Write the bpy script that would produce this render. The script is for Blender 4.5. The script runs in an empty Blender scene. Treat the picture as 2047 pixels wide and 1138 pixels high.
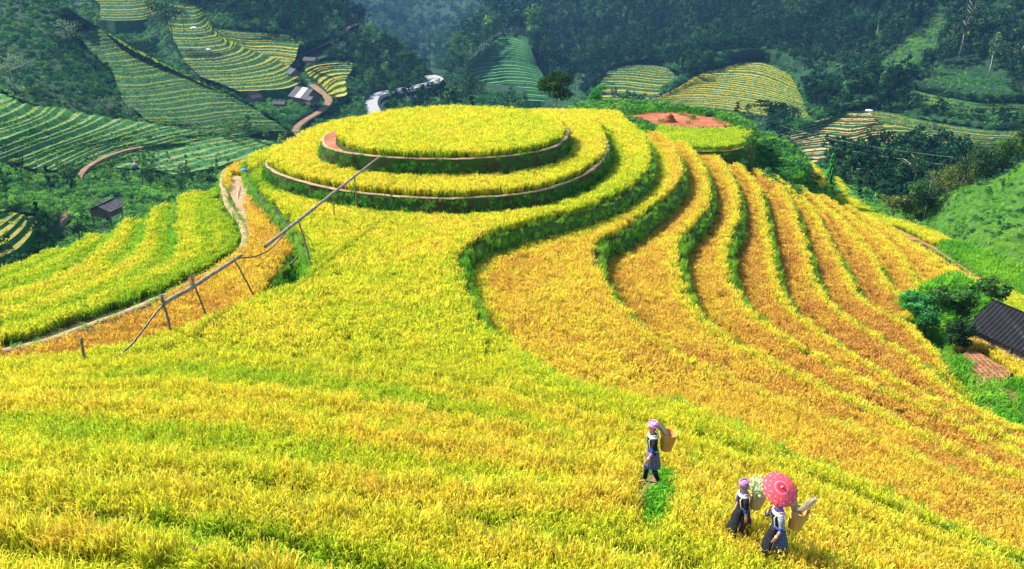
import bpy, bmesh, math, random
import numpy as np
from mathutils import Vector, Matrix
from mathutils.geometry import tessellate_polygon
random.seed(7); RNG = np.random.default_rng(11)
SC = bpy.context.scene
COL = SC.collection
# ------------------------------------------------------------------ camera, sky, sun, exposure
F = 1700.0; PITCH = math.radians(22.8)
CP, SP = math.cos(PITCH), math.sin(PITCH)
cam = bpy.data.cameras.new('camera'); camo = bpy.data.objects.new('camera', cam); COL.objects.link(camo)
cam.lens = 36*F/2047; cam.sensor_width = 36; cam.clip_start = 0.3; cam.clip_end = 8000
camo.location = (0, 0, 0); camo.rotation_euler = (math.pi/2-PITCH, 0, 0)
SC.camera = camo
SUN = Vector((-0.66, 0.30, 0.74)).normalized()
w = bpy.data.worlds.new('World'); SC.world = w; w.use_nodes = True
nt = w.node_tree; sky = nt.nodes.new('ShaderNodeTexSky'); sky.sky_type = 'NISHITA'; sky.sun_disc = False
sky.sun_elevation = math.asin(SUN.z); sky.sun_rotation = math.atan2(SUN.x, SUN.y)
nt.links.new(sky.outputs[0], nt.nodes['Background'].inputs[0]); nt.nodes['Background'].inputs[1].default_value = 0.12
sl = bpy.data.lights.new('sun', 'SUN'); sl.energy = 4.8; sl.angle = math.radians(0.5); sl.color = (1.0, 0.95, 0.86)
so = bpy.data.objects.new('sun', sl); COL.objects.link(so); so.rotation_euler = SUN.to_track_quat('Z', 'Y').to_euler()
so.location = (-60, 20, 80)
SC.view_settings.view_transform = 'Standard'; SC.view_settings.look = 'None'
SC.view_settings.exposure = 1.42; SC.view_settings.gamma = 1
SC.cycles.max_bounces = 6; SC.cycles.diffuse_bounces = 3; SC.cycles.transmission_bounces = 3
SC.cycles.transparent_max_bounces = 4; SC.cycles.volume_bounces = 0
SC.cycles.use_adaptive_sampling = True; SC.cycles.adaptive_threshold = 0.02
SC.cycles.use_denoising = True
# ------------------------------------------------------------------ projection helpers (photo pixels, 2047 x 1138)
def ray(u, v):
    X = (np.asarray(u, float)-1023.5)/F; Y = -(np.asarray(v, float)-569)/F
    return np.stack([X, CP+Y*SP, -SP+Y*CP], -1)
def at_z(u, v, z):
    d = ray(u, v); t = np.asarray(z, float)/d[..., 2]
    return d*t[..., None]
def at_d(u, v, D):
    d = ray(u, v); t = np.asarray(D, float)/d[..., 1]
    return d*t[..., None]
def proj(p):
    p = np.asarray(p, float); y = p[..., 1]*CP-p[..., 2]*SP; yy = np.where(y > .1, y, .1)
    return 1023.5+F*p[..., 0]/yy, 569-F*(p[..., 1]*SP+p[..., 2]*CP)/yy, y
def catmull(P, n=12, closed=False):
    P = np.asarray(P, float); out = []
    N = len(P); rng = range(N if closed else N-1)
    for i in rng:
        if closed: a, b, c, d = P[(i-1) % N], P[i], P[(i+1) % N], P[(i+2) % N]
        else: a, b, c, d = P[max(i-1, 0)], P[i], P[i+1], P[min(i+2, N-1)]
        t = (np.arange(n)/n)[:, None]
        out.append(.5*((2*b)+(-a+c)*t+(2*a-5*b+4*c-d)*t*t+(-a+3*b-3*c+d)*t**3))
    out = np.concatenate(out)
    return out if closed else np.vstack([out, P[-1]])
def resample(P, step=None, n=None):
    P = np.asarray(P, float); d = np.r_[0, np.cumsum(np.linalg.norm(np.diff(P, axis=0), axis=1))]
    if n is None: n = max(2, int(d[-1]/step)+1)
    s = np.linspace(0, d[-1], n)
    return np.stack([np.interp(s, d, P[:, k]) for k in range(P.shape[1])], -1)
def hash2(i, j, s):
    h = (i*374761393+j*668265263+s*974634777) & 0xffffffff
    h = ((h ^ (h >> 13))*1274126177) & 0xffffffff
    return ((h ^ (h >> 16)) & 0xffff)/65535.0
def vnoise(x, y, s=0):
    x = np.asarray(x, float); y = np.asarray(y, float)
    i = np.floor(x).astype(np.int64); j = np.floor(y).astype(np.int64); fx = x-i; fy = y-j
    fx = fx*fx*(3-2*fx); fy = fy*fy*(3-2*fy)
    return (hash2(i, j, s)*(1-fx)+hash2(i+1, j, s)*fx)*(1-fy)+(hash2(i, j+1, s)*(1-fx)+hash2(i+1, j+1, s)*fx)*fy
def fbm(x, y, s=0, o=4):
    r = 0; a = .5; t = 0
    for k in range(o): r = r+a*vnoise(x*2**k, y*2**k, s+k*17); t += a; a *= .5
    return r/t
def inpoly(x, y, P):
    x = np.asarray(x, float); y = np.asarray(y, float); c = np.zeros(x.shape, bool); n = len(P)
    for i in range(n):
        x1, y1 = P[i][:2]; x2, y2 = P[(i+1) % n][:2]
        if y1 == y2: continue
        m = ((y1 > y) != (y2 > y)) & (x < (x2-x1)*(y-y1)/(y2-y1)+x1); c ^= m
    return c
# ------------------------------------------------------------------ object helpers
def tag(o, label=None, cat=None, group=None, kind=None):
    if label: o['label'] = label
    if cat: o['category'] = cat
    if group: o['group'] = group
    if kind: o['kind'] = kind
    return o
def link(o, parent=None):
    COL.objects.link(o)
    if parent is not None: o.parent = parent
    return o
def empty(name, loc, label, cat, group=None, rotz=0):
    o = bpy.data.objects.new(name, None); o.location = tuple(loc); o.rotation_euler = (0, 0, rotz); o.empty_display_size = .3
    link(o); return tag(o, label, cat, group)
def mesh(name, V, Fc, mats, smooth=False, mi=None):
    me = bpy.data.meshes.new(name); V = np.asarray(V, float).reshape(-1, 3)
    me.from_pydata(V.tolist(), [], [tuple(int(q) for q in f) for f in Fc])
    if not isinstance(mats, (list, tuple)): mats = [mats]
    for m in mats: me.materials.append(m)
    if mi is not None: me.polygons.foreach_set('material_index', np.asarray(mi, np.int32))
    if smooth: me.polygons.foreach_set('use_smooth', np.ones(len(me.polygons), bool))
    me.update(); return me
def obj(name, V, Fc, mats, parent=None, smooth=False, mi=None):
    return link(bpy.data.objects.new(name, mesh(name, V, Fc, mats, smooth, mi)), parent)
class MB:
    """collects shapes into ONE mesh"""
    def __init__(s): s.v = []; s.f = []; s.m = []
    def add(s, V, Fc, m=0):
        b = len(s.v); s.v += [tuple(map(float, p)) for p in V]; s.f += [tuple(b+int(q) for q in f) for f in Fc]; s.m += [m]*len(Fc); return s
    def box(s, c, d, rot=None, m=0):
        V = []
        for x in (-1, 1):
            for y in (-1, 1):
                for z in (-1, 1):
                    p = Vector((x*d[0]/2, y*d[1]/2, z*d[2]/2))
                    if rot is not None: p = rot @ p
                    V.append(p+Vector(c))
        return s.add(V, [(0, 1, 3, 2), (4, 6, 7, 5), (0, 4, 5, 1), (2, 3, 7, 6), (0, 2, 6, 4), (1, 5, 7, 3)], m)
    def tube(s, P, R, n=8, m=0, cap=True):
        P = [Vector(p) for p in P]
        if not hasattr(R, '__len__'): R = [R]*len(P)
        V = []; Fc = []; up = None
        for i, p in enumerate(P):
            d = (P[min(i+1, len(P)-1)]-P[max(i-1, 0)]).normalized()
            if up is None: up = Vector((0, 0, 1)) if abs(d.z) < .9 else Vector((1, 0, 0))
            a = d.cross(up).normalized(); b = a.cross(d).normalized(); up = b
            for k in range(n):
                t = 2*math.pi*k/n; V.append(p+(a*math.cos(t)+b*math.sin(t))*R[i])
        for i in range(len(P)-1):
            for k in range(n):
                q = (k+1) % n; Fc.append((i*n+k, i*n+q, (i+1)*n+q, (i+1)*n+k))
        if cap: Fc += [tuple(range(n))[::-1], tuple((len(P)-1)*n+k for k in range(n))]
        return s.add(V, Fc, m)
    def build(s, name, mats, parent=None, smooth=False): return obj(name, s.v, s.f, mats, parent, smooth, s.m)
    def mesh(s, name, mats, smooth=False): return mesh(name, s.v, s.f, mats, smooth, s.m)
# ------------------------------------------------------------------ materials
def newmat(name):
    m = bpy.data.materials.new(name); m.use_nodes = True; n = m.node_tree; n.nodes.clear()
    out = n.nodes.new('ShaderNodeOutputMaterial'); return m, n, out
def ramp(n, stops, fac):
    r = n.nodes.new('ShaderNodeValToRGB'); e = r.color_ramp.elements
    while len(e) < len(stops): e.new(.5)
    for k, (p, c) in enumerate(stops): e[k].position = p; e[k].color = (*c, 1)
    n.links.new(fac, r.inputs[0]); return r.outputs[0]
def noise_mat(name, stops, scale=1.0, rough=.9, detail=6, bump=0.0, bscale=8, spec=.15, stretch=None, dist=0):
    m, n, out = newmat(name); g = n.nodes.new('ShaderNodeNewGeometry'); src = g.outputs['Position']
    if stretch:
        mp = n.nodes.new('ShaderNodeMapping'); mp.inputs['Scale'].default_value = stretch; n.links.new(src, mp.inputs[0]); src = mp.outputs[0]
    t = n.nodes.new('ShaderNodeTexNoise'); t.inputs['Scale'].default_value = scale; t.inputs['Detail'].default_value = detail
    t.inputs['Roughness'].default_value = .65; t.inputs['Distortion'].default_value = dist; n.links.new(src, t.inputs['Vector'])
    p = n.nodes.new('ShaderNodeBsdfPrincipled'); p.inputs['Roughness'].default_value = rough; p.inputs['Specular IOR Level'].default_value = spec
    n.links.new(ramp(n, stops, t.outputs[0]), p.inputs['Base Color'])
    if bump:
        t2 = n.nodes.new('ShaderNodeTexNoise'); t2.inputs['Scale'].default_value = bscale; t2.inputs['Detail'].default_value = 5
        n.links.new(src, t2.inputs['Vector']); b = n.nodes.new('ShaderNodeBump'); b.inputs['Strength'].default_value = bump; b.inputs['Distance'].default_value = .1
        n.links.new(t2.outputs[0], b.inputs['Height']); n.links.new(b.outputs[0], p.inputs['Normal'])
    n.links.new(p.outputs[0], out.inputs[0]); return m
def plain(name, c, rough=.7, spec=.2, metal=0):
    k = [(0.3, tuple(x*.82 for x in c)), (0.7, tuple(min(1, x*1.12) for x in c))]
    m = noise_mat(name, k, 6, rough, 4, .15, 30, spec); return m
def leaf_mat(name, stops, attr='tone', trans=.35, rough=.6, inst=True, part=None, tcol=None):
    """leaf colour from the per-plant attribute; `part` = (colour, attribute) mixed by a vertex attribute"""
    m, n, out = newmat(name)
    a = n.nodes.new('ShaderNodeAttribute'); a.attribute_name = attr; a.attribute_type = 'INSTANCER' if inst else 'GEOMETRY'
    c = ramp(n, stops, a.outputs['Fac'])
    if part:
        b = n.nodes.new('ShaderNodeAttribute'); b.attribute_name = 'part'
        c2 = ramp(n, part, a.outputs['Fac'])
        mx = n.nodes.new('ShaderNodeMix'); mx.data_type = 'RGBA'; n.links.new(b.outputs['Fac'], mx.inputs[0])
        n.links.new(c, mx.inputs[6]); n.links.new(c2, mx.inputs[7]); c = mx.outputs[2]
    v = n.nodes.new('ShaderNodeAttribute'); v.attribute_name = 'shade'
    ml = n.nodes.new('ShaderNodeMix'); ml.data_type = 'RGBA'; ml.blend_type = 'MULTIPLY'; ml.inputs[0].default_value = 1
    n.links.new(c, ml.inputs[6]); n.links.new(v.outputs['Color'], ml.inputs[7]); c = ml.outputs[2]
    d = n.nodes.new('ShaderNodeBsdfDiffuse'); t = n.nodes.new('ShaderNodeBsdfTranslucent'); s = n.nodes.new('ShaderNodeMixShader')
    s.inputs[0].default_value = trans; n.links.new(c, d.inputs[0]); n.links.new(c, t.inputs[0])
    n.links.new(d.outputs[0], s.inputs[1]); n.links.new(t.outputs[0], s.inputs[2])
    n.links.new(s.outputs[0], out.inputs[0]); return m
# ripe panicle colours by tone 0 green .. 1 orange brown
RICE = leaf_mat('rice_plant', [(0, (.16, .36, .012)), (.3, (.34, .46, .014)), (.55, (.58, .50, .02)), (.8, (.50, .30, .03)), (1, (.34, .17, .03))],
    part=[(0, (.48, .62, .04)), (.3, (.80, .75, .05)), (.52, (.92, .73, .09)), (.78, (.74, .43, .09)), (1, (.60, .29, .08))], trans=.4)
WEED = leaf_mat('weed_leaves', [(0, (.03, .14, .012)), (.5, (.09, .34, .02)), (1, (.28, .52, .04))], trans=.35)
TREE = leaf_mat('tree_leaves', [(0, (.006, .028, .015)), (.35, (.02, .07, .027)), (.7, (.07, .17, .04)), (1, (.18, .30, .05))], trans=.22)
BRUSH = leaf_mat('brush_leaves', [(0, (.010, .05, .026)), (.5, (.045, .18, .05)), (1, (.19, .40, .06))], trans=.3)
BARK = noise_mat('bark', [(.3, (.10, .075, .055)), (.7, (.26, .22, .18))], 6, .9, 4, .4, 20)
SOIL = noise_mat('soil', [(.25, (.016, .03, .005)), (.75, (.05, .05, .012))], 2.2, .95, 6, .5, 6)
GRASSY = noise_mat('grass_ground', [(.25, (.014, .05, .008)), (.5, (.035, .10, .012)), (.78, (.09, .15, .025))], 1.3, .95, 8, .8, 5)
BANKM = noise_mat('bank_earth', [(.3, (.015, .05, .008)), (.48, (.03, .08, .01)), (.62, (.05, .03, .012)), (.85, (.10, .045, .02))], 1.1, .95, 7, .8, 5)
PATHM = noise_mat('dry_path', [(.25, (.15, .095, .045)), (.55, (.31, .21, .11)), (.8, (.44, .32, .18))], 3, .95, 7, .5, 9)
REDM = noise_mat('red_clay', [(.25, (.15, .04, .018)), (.5, (.27, .085, .038)), (.75, (.38, .18, .09))], .55, .95, 9, .6, 3, dist=.8)
HILLM = noise_mat('hill_ground', [(.25, (.004, .018, .010)), (.5, (.009, .035, .014)), (.8, (.025, .065, .018))], .12, .95, 9, .8, 1.2)
# ------------------------------------------------------------------ instancing of things nobody can count (grass, rice, woods)
def protoset(name, meshes):
    c = bpy.data.collections.new(name)
    for i, me in enumerate(meshes): c.objects.link(bpy.data.objects.new('%s_%02d' % (name, i), me))
    g = bpy.data.node_groups.new('scatter_'+name, 'GeometryNodeTree')
    g.interface.new_socket('Geometry', in_out='INPUT', socket_type='NodeSocketGeometry')
    g.interface.new_socket('Geometry', in_out='OUTPUT', socket_type='NodeSocketGeometry')
    N = g.nodes; L = g.links; i = N.new('NodeGroupInput'); o = N.new('NodeGroupOutput')
    ci = N.new('GeometryNodeCollectionInfo'); ci.inputs[0].default_value = c; ci.inputs[1].default_value = True; ci.inputs[2].default_value = True
    ip = N.new('GeometryNodeInstanceOnPoints'); ip.inputs['Pick Instance'].default_value = True
    def na(nm, ty):
        a = N.new('GeometryNodeInputNamedAttribute'); a.data_type = ty; a.inputs[0].default_value = nm; return a.outputs[0]
    L.new(i.outputs[0], ip.inputs['Points']); L.new(ci.outputs[0], ip.inputs['Instance'])
    L.new(na('idx', 'INT'), ip.inputs['Instance Index']); L.new(na('rot', 'FLOAT_VECTOR'), ip.inputs['Rotation']); L.new(na('scl', 'FLOAT_VECTOR'), ip.inputs['Scale'])
    L.new(ip.outputs[0], o.inputs[0]); return (g, len(meshes))
def scatter(name, pts, ps, tone, scl, label, cat, tilt=.12, sclz=None, kind='stuff', mat=None):
    pts = np.asarray(pts, float); n = len(pts); g, k = ps
    me = bpy.data.meshes.new(name); me.vertices.add(n); me.vertices.foreach_set('co', pts.ravel())
    def at(nm, ty, arr, key='value'):
        me.attributes.new(nm, ty, 'POINT').data.foreach_set(key, np.ascontiguousarray(arr).ravel())
    at('tone', 'FLOAT', np.clip(tone, 0, 1).astype(np.float32)); at('idx', 'INT', RNG.integers(0, k, n).astype(np.int32))
    r = np.stack([RNG.normal(0, tilt, n), RNG.normal(0, tilt, n), RNG.uniform(0, 6.283, n)], -1).astype(np.float32)
    s = np.asarray(scl, np.float32)*np.ones(n, np.float32); sz = s if sclz is None else np.asarray(sclz, np.float32)*np.ones(n, np.float32)
    at('rot', 'FLOAT_VECTOR', r, 'vector'); at('scl', 'FLOAT_VECTOR', np.stack([s, s, sz], -1), 'vector')
    if mat: me.materials.append(mat)
    o = link(bpy.data.objects.new(name, me)); md = o.modifiers.new('scatter', 'NODES'); md.node_group = g
    return tag(o, label, cat, None, kind)
def leafmesh(name, blades, mats):
    """blades: list of (points, widths, part, shade, mat, side)"""
    V = []; Fc = []; part = []; sh = []; mi = []
    for P, W, pt, s, m, sd in blades:
        b = len(V); n = len(P)
        for i in range(n):
            p = np.asarray(P[i], float); o = np.asarray(sd, float)*W[i]/2
            V += [p-o, p+o]; part += [pt, pt]; sh += [s, s]
        for i in range(n-1): Fc.append((b+2*i, b+2*i+1, b+2*i+3, b+2*i+2)); mi.append(m)
    me = mesh(name, V, Fc, mats, False, mi)
    me.attributes.new('part', 'FLOAT', 'POINT').data.foreach_set('value', np.array(part, np.float32))
    c = np.ones((len(V), 4), np.float32); c[:, :3] = np.array(sh, np.float32)[:, None]
    me.attributes.new('shade', 'FLOAT_COLOR', 'POINT').data.foreach_set('color', c.ravel()); return me
def rice_clump(seed, n=22, wide=1.0, H=.46, R=.145):
    r = random.Random(seed); B = []
    for k in range(n):
        a = r.uniform(0, 6.283); q = R*math.sqrt(r.random()); x, y = q*math.cos(a), q*math.sin(a)
        l = r.uniform(0, 6.283); dx, dy = math.cos(l), math.sin(l); h = H*r.uniform(.8, 1.08); sp = r.uniform(.04, .14)
        t = r.uniform(0, 6.283); sd = (math.cos(t), math.sin(t), 0); s = r.uniform(.55, 1.4); pp = r.choice([1, 1, 1, .75, .4])
        # leaf: upright, pointed
        if r.random() < .6:
            B.append(([(x, y, 0), (x+dx*sp*.5, y+dy*sp*.5, h*.55), (x+dx*sp*1.1, y+dy*sp*1.1, h*r.uniform(.9, 1.15))], [.012*wide, .016*wide, .002], r.choice([0, 0, .5]), s, 0, sd))
        # stalk with drooping panicle
        tx, ty = x+dx*sp, y+dy*sp; dr = r.uniform(.02, .09)
        B.append(([(x, y, 0), (tx, ty, h*.86)], [.010*wide, .008*wide], 0, s, 0, sd))
        B.append(([(tx, ty, h*.74), (tx+dx*dr*.5, ty+dy*dr*.5, h*.95), (tx+dx*dr*1.1, ty+dy*dr*1.1, h*1.04), (tx+dx*dr*1.9, ty+dy*dr*1.9, h*.93)],
                  [.006*wide, .012*wide, .014*wide, .003*wide], pp, s*r.uniform(.9, 1.1), 0, sd))
    return leafmesh('rice_clump', B, [RICE])
def weed_clump(seed, n=26, H=.22, R=.20, w=.022, mat=None):
    r = random.Random(seed); B = []
    for k in range(n):
        a = r.uniform(0, 6.283); q = R*math.sqrt(r.random()); x, y = q*math.cos(a), q*math.sin(a); l = r.uniform(0, 6.283)
        dx, dy = math.cos(l), math.sin(l); h = H*r.uniform(.5, 1.2); sp = H*r.uniform(.2, .8); t = l+1.57+r.uniform(-.4, .4)
        B.append(([(x, y, 0), (x+dx*sp*.4, y+dy*sp*.4, h*.75), (x+dx*sp, y+dy*sp, h*r.uniform(.7, 1.05))], [w*.7, w, w*.15], 0, r.uniform(.7, 1.2), 0, (math.cos(t), math.sin(t), 0)))
    return leafmesh('weed_clump', B, [mat or WEED])
def crown_cards(r, n, rx, rz, cz, size, clumps=9, shade=(.7, 1.2), drop=.0, cone=False, cx=0, cy=0):
    B = []; C = []
    for k in range(clumps):
        a = r.uniform(0, 6.283); q = rx*.72*math.sqrt(r.random()); z = cz+r.uniform(-1, 1)*rz*.7
        if cone: q *= max(.12, 1-(z-cz+rz)/(2*rz))
        C.append((cx+q*math.cos(a), cy+q*math.sin(a), z, r.uniform(.32, .5)*rx*(.6 if cone else 1), r.uniform(*shade)))
    for k in range(n):
        X, Y, Z, R, s = r.choice(C)
        d = Vector((r.gauss(0, 1), r.gauss(0, 1), r.gauss(0, 1)+.3)).normalized(); q = R*(r.random()**.4)
        p = Vector((X, Y, Z))+Vector((d.x*q, d.y*q, d.z*q*(rz/rx if not cone else .6)))
        t = Vector((r.gauss(0, 1), r.gauss(0, 1), r.gauss(0, .5))).normalized(); sd = t.cross(d); sd = sd.normalized() if sd.length > .01 else Vector((1, 0, 0))
        z = size*r.uniform(.6, 1.3)
        B.append(([p-t*z*.5, p, p+t*z*.5], [z*.25, z*.7, z*.1], 0, s*r.uniform(.8, 1.2), 0, sd))
    return B
def tubecards(P, R, m=1):
    """trunk or limb as crossed tapering faces for far instanced trees"""
    B = []
    for sd in ((1, 0, 0), (0, 1, 0), (.7, .7, 0), (.7, -.7, 0)): B.append((P, [q*2 for q in R], 0, 1, m, sd))
    return B
def far_tree(seed, H=8, kind=0):
    r = random.Random(seed)
    if kind == 0:
        rx = H*r.uniform(.26, .36); B = crown_cards(r, 190, rx, H*.36, H*.62, H*.085, 9)
    elif kind == 1:
        rx = H*r.uniform(.15, .2); B = crown_cards(r, 170, rx, H*.40, H*.6, H*.075, 12, cone=True)
    else:
        rx = H*.2; B = crown_cards(r, 110, rx, H*.2, H*.82, H*.07, 7)
    B += tubecards([(0, 0, -1), (0.02*H, 0, H*.5), (0, .01*H, H*.85)], [H*.016, H*.012, H*.004])
    return leafmesh('far_tree', B, [TREE, BARK])
def bush_mesh(seed, rx=1.0, mat=None, n=150, size=.22, name='bush'):
    r = random.Random(seed); B = crown_cards(r, n, rx, rx*.62, rx*.45, size, 8)
    return leafmesh(name, B, [mat or BRUSH])
PS_RICE = protoset('rice_near', [rice_clump(i, 24) for i in range(8)])
PS_RICEF = protoset('rice_far', [rice_clump(50+i, 22, 1.7, H=.50, R=.18) for i in range(6)])
PS_WEED = protoset('weeds', [weed_clump(i) for i in range(6)])
PS_TREE = protoset('woods', [far_tree(i, 8, 0) for i in range(6)]+[far_tree(20+i, 9, 1) for i in range(2)]+[far_tree(30, 10, 2)])
PS_BUSH = protoset('brush', [bush_mesh(i) for i in range(6)])
# ------------------------------------------------------------------ the terraced hill: flat slabs, one above the other
def pxline(P, z, dz=0.0, fringe=None):
    """photo outline -> world outline on the level z (dz: the visible edge is rice tops dz above the ground)"""
    C = catmull(P, 10); d = np.full(len(C), float(dz))
    if fringe: d = .5*np.clip((C[:, 1]-fringe[0])/(fringe[1]-fringe[0]), 0, 1)
    W = at_z(C[:, 0], C[:, 1], z+d); W[:, 2] = z; return W[:, :2]
def smooth(P, k=2, closed=False):
    P = P.copy()
    for _ in range(k):
        if closed: P = (np.roll(P, 1, 0)+2*P+np.roll(P, -1, 0))/4
        else: P[1:-1] = (P[:-2]+2*P[1:-1]+P[2:])/4
    return P
ZL0 = -16.0; ZRG = -14.95; ZP = -13.55
RS = np.r_[0, np.cumsum([1.2, 1.15, 1.0, .95, .9, .85, .8, .8, .8, .8, .8])]
ZR = ZL0-RS                                    # ZR[0] is the saddle field, ZR[1].. the right-hand terraces
C = {}
C[1] = [(1262, 250), (1288, 272), (1302, 300), (1306, 330), (1290, 362), (1240, 397), (1150, 432), (1050, 457), (985, 477), (945, 499), (928, 524), (934, 562), (955, 602), (985, 650), (1040, 690), (1120, 735), (1200, 762), (1290, 778), (1360, 785), (1440, 815), (1560, 875), (1700, 930), (1850, 1000), (2060, 1090), (2350, 1210)]
C[2] = [(1320, 272), (1350, 300), (1366, 330), (1368, 360), (1345, 392), (1300, 432), (1250, 467), (1210, 488), (1197, 515), (1205, 545), (1225, 580), (1265, 620), (1320, 670), (1400, 715), (1500, 755), (1620, 810), (1800, 880), (2060, 995), (2350, 1110)]
C[3] = [(1375, 290), (1405, 330), (1422, 370), (1424, 410), (1410, 440), (1380, 470), (1362, 510), (1370, 550), (1390, 600), (1440, 650), (1500, 690), (1600, 735), (1720, 790), (1850, 850), (2060, 942), (2350, 1050)]
C[4] = [(1420, 305), (1455, 340), (1478, 385), (1484, 420), (1482, 455), (1465, 490), (1462, 530), (1475, 570), (1500, 605), (1560, 655), (1640, 700), (1720, 745), (1850, 800), (2060, 897), (2350, 1000)]
C[5] = [(1470, 325), (1520, 380), (1536, 430), (1545, 490), (1555, 540), (1575, 585), (1625, 640), (1700, 690), (1780, 740), (1900, 800), (2060, 875), (2350, 975)]
C[6] = [(1505, 338), (1570, 385), (1600, 440), (1613, 490), (1630, 540), (1655, 590), (1720, 640), (1790, 680), (1860, 725), (1930, 790), (2060, 855), (2350, 955)]
C[7] = [(1545, 352), (1620, 412), (1650, 460), (1670, 500), (1700, 550), (1735, 600), (1800, 628), (1840, 660), (1885, 700), (1912, 745), (1962, 800), (2060, 850), (2350, 935)]
C[8] = [(1600, 375), (1680, 440), (1730, 495), (1765, 540), (1800, 590), (1832, 596), (1860, 622)]
C[9] = [(1650, 397), (1740, 460), (1800, 512), (1845, 570), (1868, 582)]
C[10] = [(1700, 418), (1800, 480), (1880, 530), (1925, 558), (1935, 575)]
C[11] = [(1760, 445), (1850, 490), (1940, 545), (1985, 575), (2010, 600)]
SLABS = []        # (name, polygon xy, z, lip count, ripeness, group)
def slab(name, lip, closure, z, ripe, grp, h=1.3, step=.5, k=3):
    lip = resample(smooth(resample(lip, step), k), step)
    poly = np.vstack([lip, np.asarray(closure, float)]) if len(closure) else lip
    SLABS.append(dict(name=name, poly=poly, lip=lip, z=z, ripe=ripe, grp=grp, h=h, nl=len(lip))); return SLABS[-1]
for k in range(1, 12):
    lip = pxline(C[k], ZR[k-1], fringe=(520, 620))
    s = lip[0]
    cl = [(lip[-1][0]-2, lip[-1][1]-6), (-2, 0), (-4, 40), (2, 60), (s[0]-9, s[1]-1)] if k > 1 and k < 8 else [(lip[-1][0]-12, lip[-1][1]-8), (10, 45), (8, 60), (s[0]-9, s[1]-1)]
    if k == 1:
        # saddle field: wraps the ring, reaches the near slope and the left bund
        left = pxline([(492, 352), (520, 396), (570, 446), (607, 496), (619, 530), (604, 566), (540, 594), (430, 636), (300, 688), (150, 716), (0, 728), (-200, 742)], ZL0)
        back = [(-20, 62), (-17.5, 67), (-13, 71), (-6, 76), (2, 79.5), (10, 79)]
        lip = np.vstack([left[::-1], np.array(back), lip[0:]])
        s0 = slab('saddle', lip, [(45, -5), (-40, -5), (left[-1][0]-2, left[-1][1]-8)], ZL0, .36, 'saddle')
    else:
        slab('right%d' % (k-1), lip, cl, ZR[k-1], [0, .60, .73, .77, .80, .79, .78, .79, .74, .75, .70][k-1], 'right' if k > 2 else 'right1')
# near slope: terraces that climb towards the camera
FL = {1: [(-250, 742), (0, 735), (200, 712), (330, 690), (460, 690), (600, 702), (750, 718), (880, 742), (1000, 765), (1110, 792), (1200, 815), (1300, 830), (1400, 858), (1550, 915), (1700, 975), (1900, 1050), (2100, 1125), (2400, 1230)],
      2: [(-250, 752), (0, 750), (200, 745), (350, 745), (450, 755), (600, 766), (750, 785), (900, 810), (1023, 828), (1150, 850), (1300, 872), (1450, 915), (1600, 970), (1800, 1040), (2100, 1145), (2400, 1240)],
      3: [(-250, 775), (0, 772), (150, 773), (300, 782), (450, 793), (600, 808), (800, 840), (1000, 866), (1150, 888), (1290, 910), (1420, 948), (1600, 1010), (1900, 1115), (2200, 1220)],
      4: [(-250, 850), (0, 852), (150, 866), (300, 880), (500, 893), (700, 912), (850, 928), (1000, 936), (1150, 940), (1290, 944), (1400, 972), (1550, 1030), (1750, 1105), (2000, 1200)],
      5: [(-250, 935), (0, 930), (200, 925), (400, 932), (500, 946), (700, 972), (900, 1006), (1040, 1030), (1200, 1062), (1300, 1085), (1420, 1130), (1600, 1200)],
      6: [(-250, 990), (0, 1000), (250, 1017), (450, 1050), (600, 1090), (800, 1140), (1000, 1190), (1200, 1250)],
      7: [(-250, 1060), (0, 1080), (250, 1110), (500, 1160), (800, 1240)]}
FZ = [-16, -15.3, -14.4, -13.3, -12.1, -11.1, -10.2, -9.3]
for j in range(1, 8):
    lip = pxline(FL[j], FZ[j], dz=.55)
    slab('near%d' % j, lip, [(lip[-1][0]+2, -8), (lip[0][0]-2, -8)], FZ[j], [0, .37, .39, .41, .40, .39, .40, .40][j], 'near')
# ring terrace and round top
ringpx = [(690, 245), (640, 258), (600, 275), (572, 292), (545, 312), (530, 328), (556, 348), (620, 368), (700, 384), (800, 394), (900, 398), (1000, 393), (1080, 382), (1150, 360), (1197, 332), (1217, 303), (1216, 283), (1205, 266)]
ring = pxline(ringpx, ZRG); ring = np.vstack([ring, [(7.5, 70), (3.5, 72.2), (-4, 73), (-10, 71.5)]])
SR = slab('ring', np.vstack([ring, ring[:1]]), [], ZRG, .42, 'ring', 1.5)
toppx = [(672, 262), (648, 272), (642, 285), (658, 298), (710, 309), (800, 317), (905, 319), (1000, 315), (1080, 303), (1122, 288), (1137, 270), (1134, 256), (1115, 245)]
top = pxline(toppx, ZP); cx, cy = -4.3, 60.2
top = np.vstack([top, [(2.3, 65.6), (-.6, 67.4), (-4.2, 68.1), (-7.8, 67.4), (-10.8, 65.4)]])
ST = slab('top', np.vstack([top, top[:1]]), [], ZP, .34, 'top', 1.7)
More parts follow.
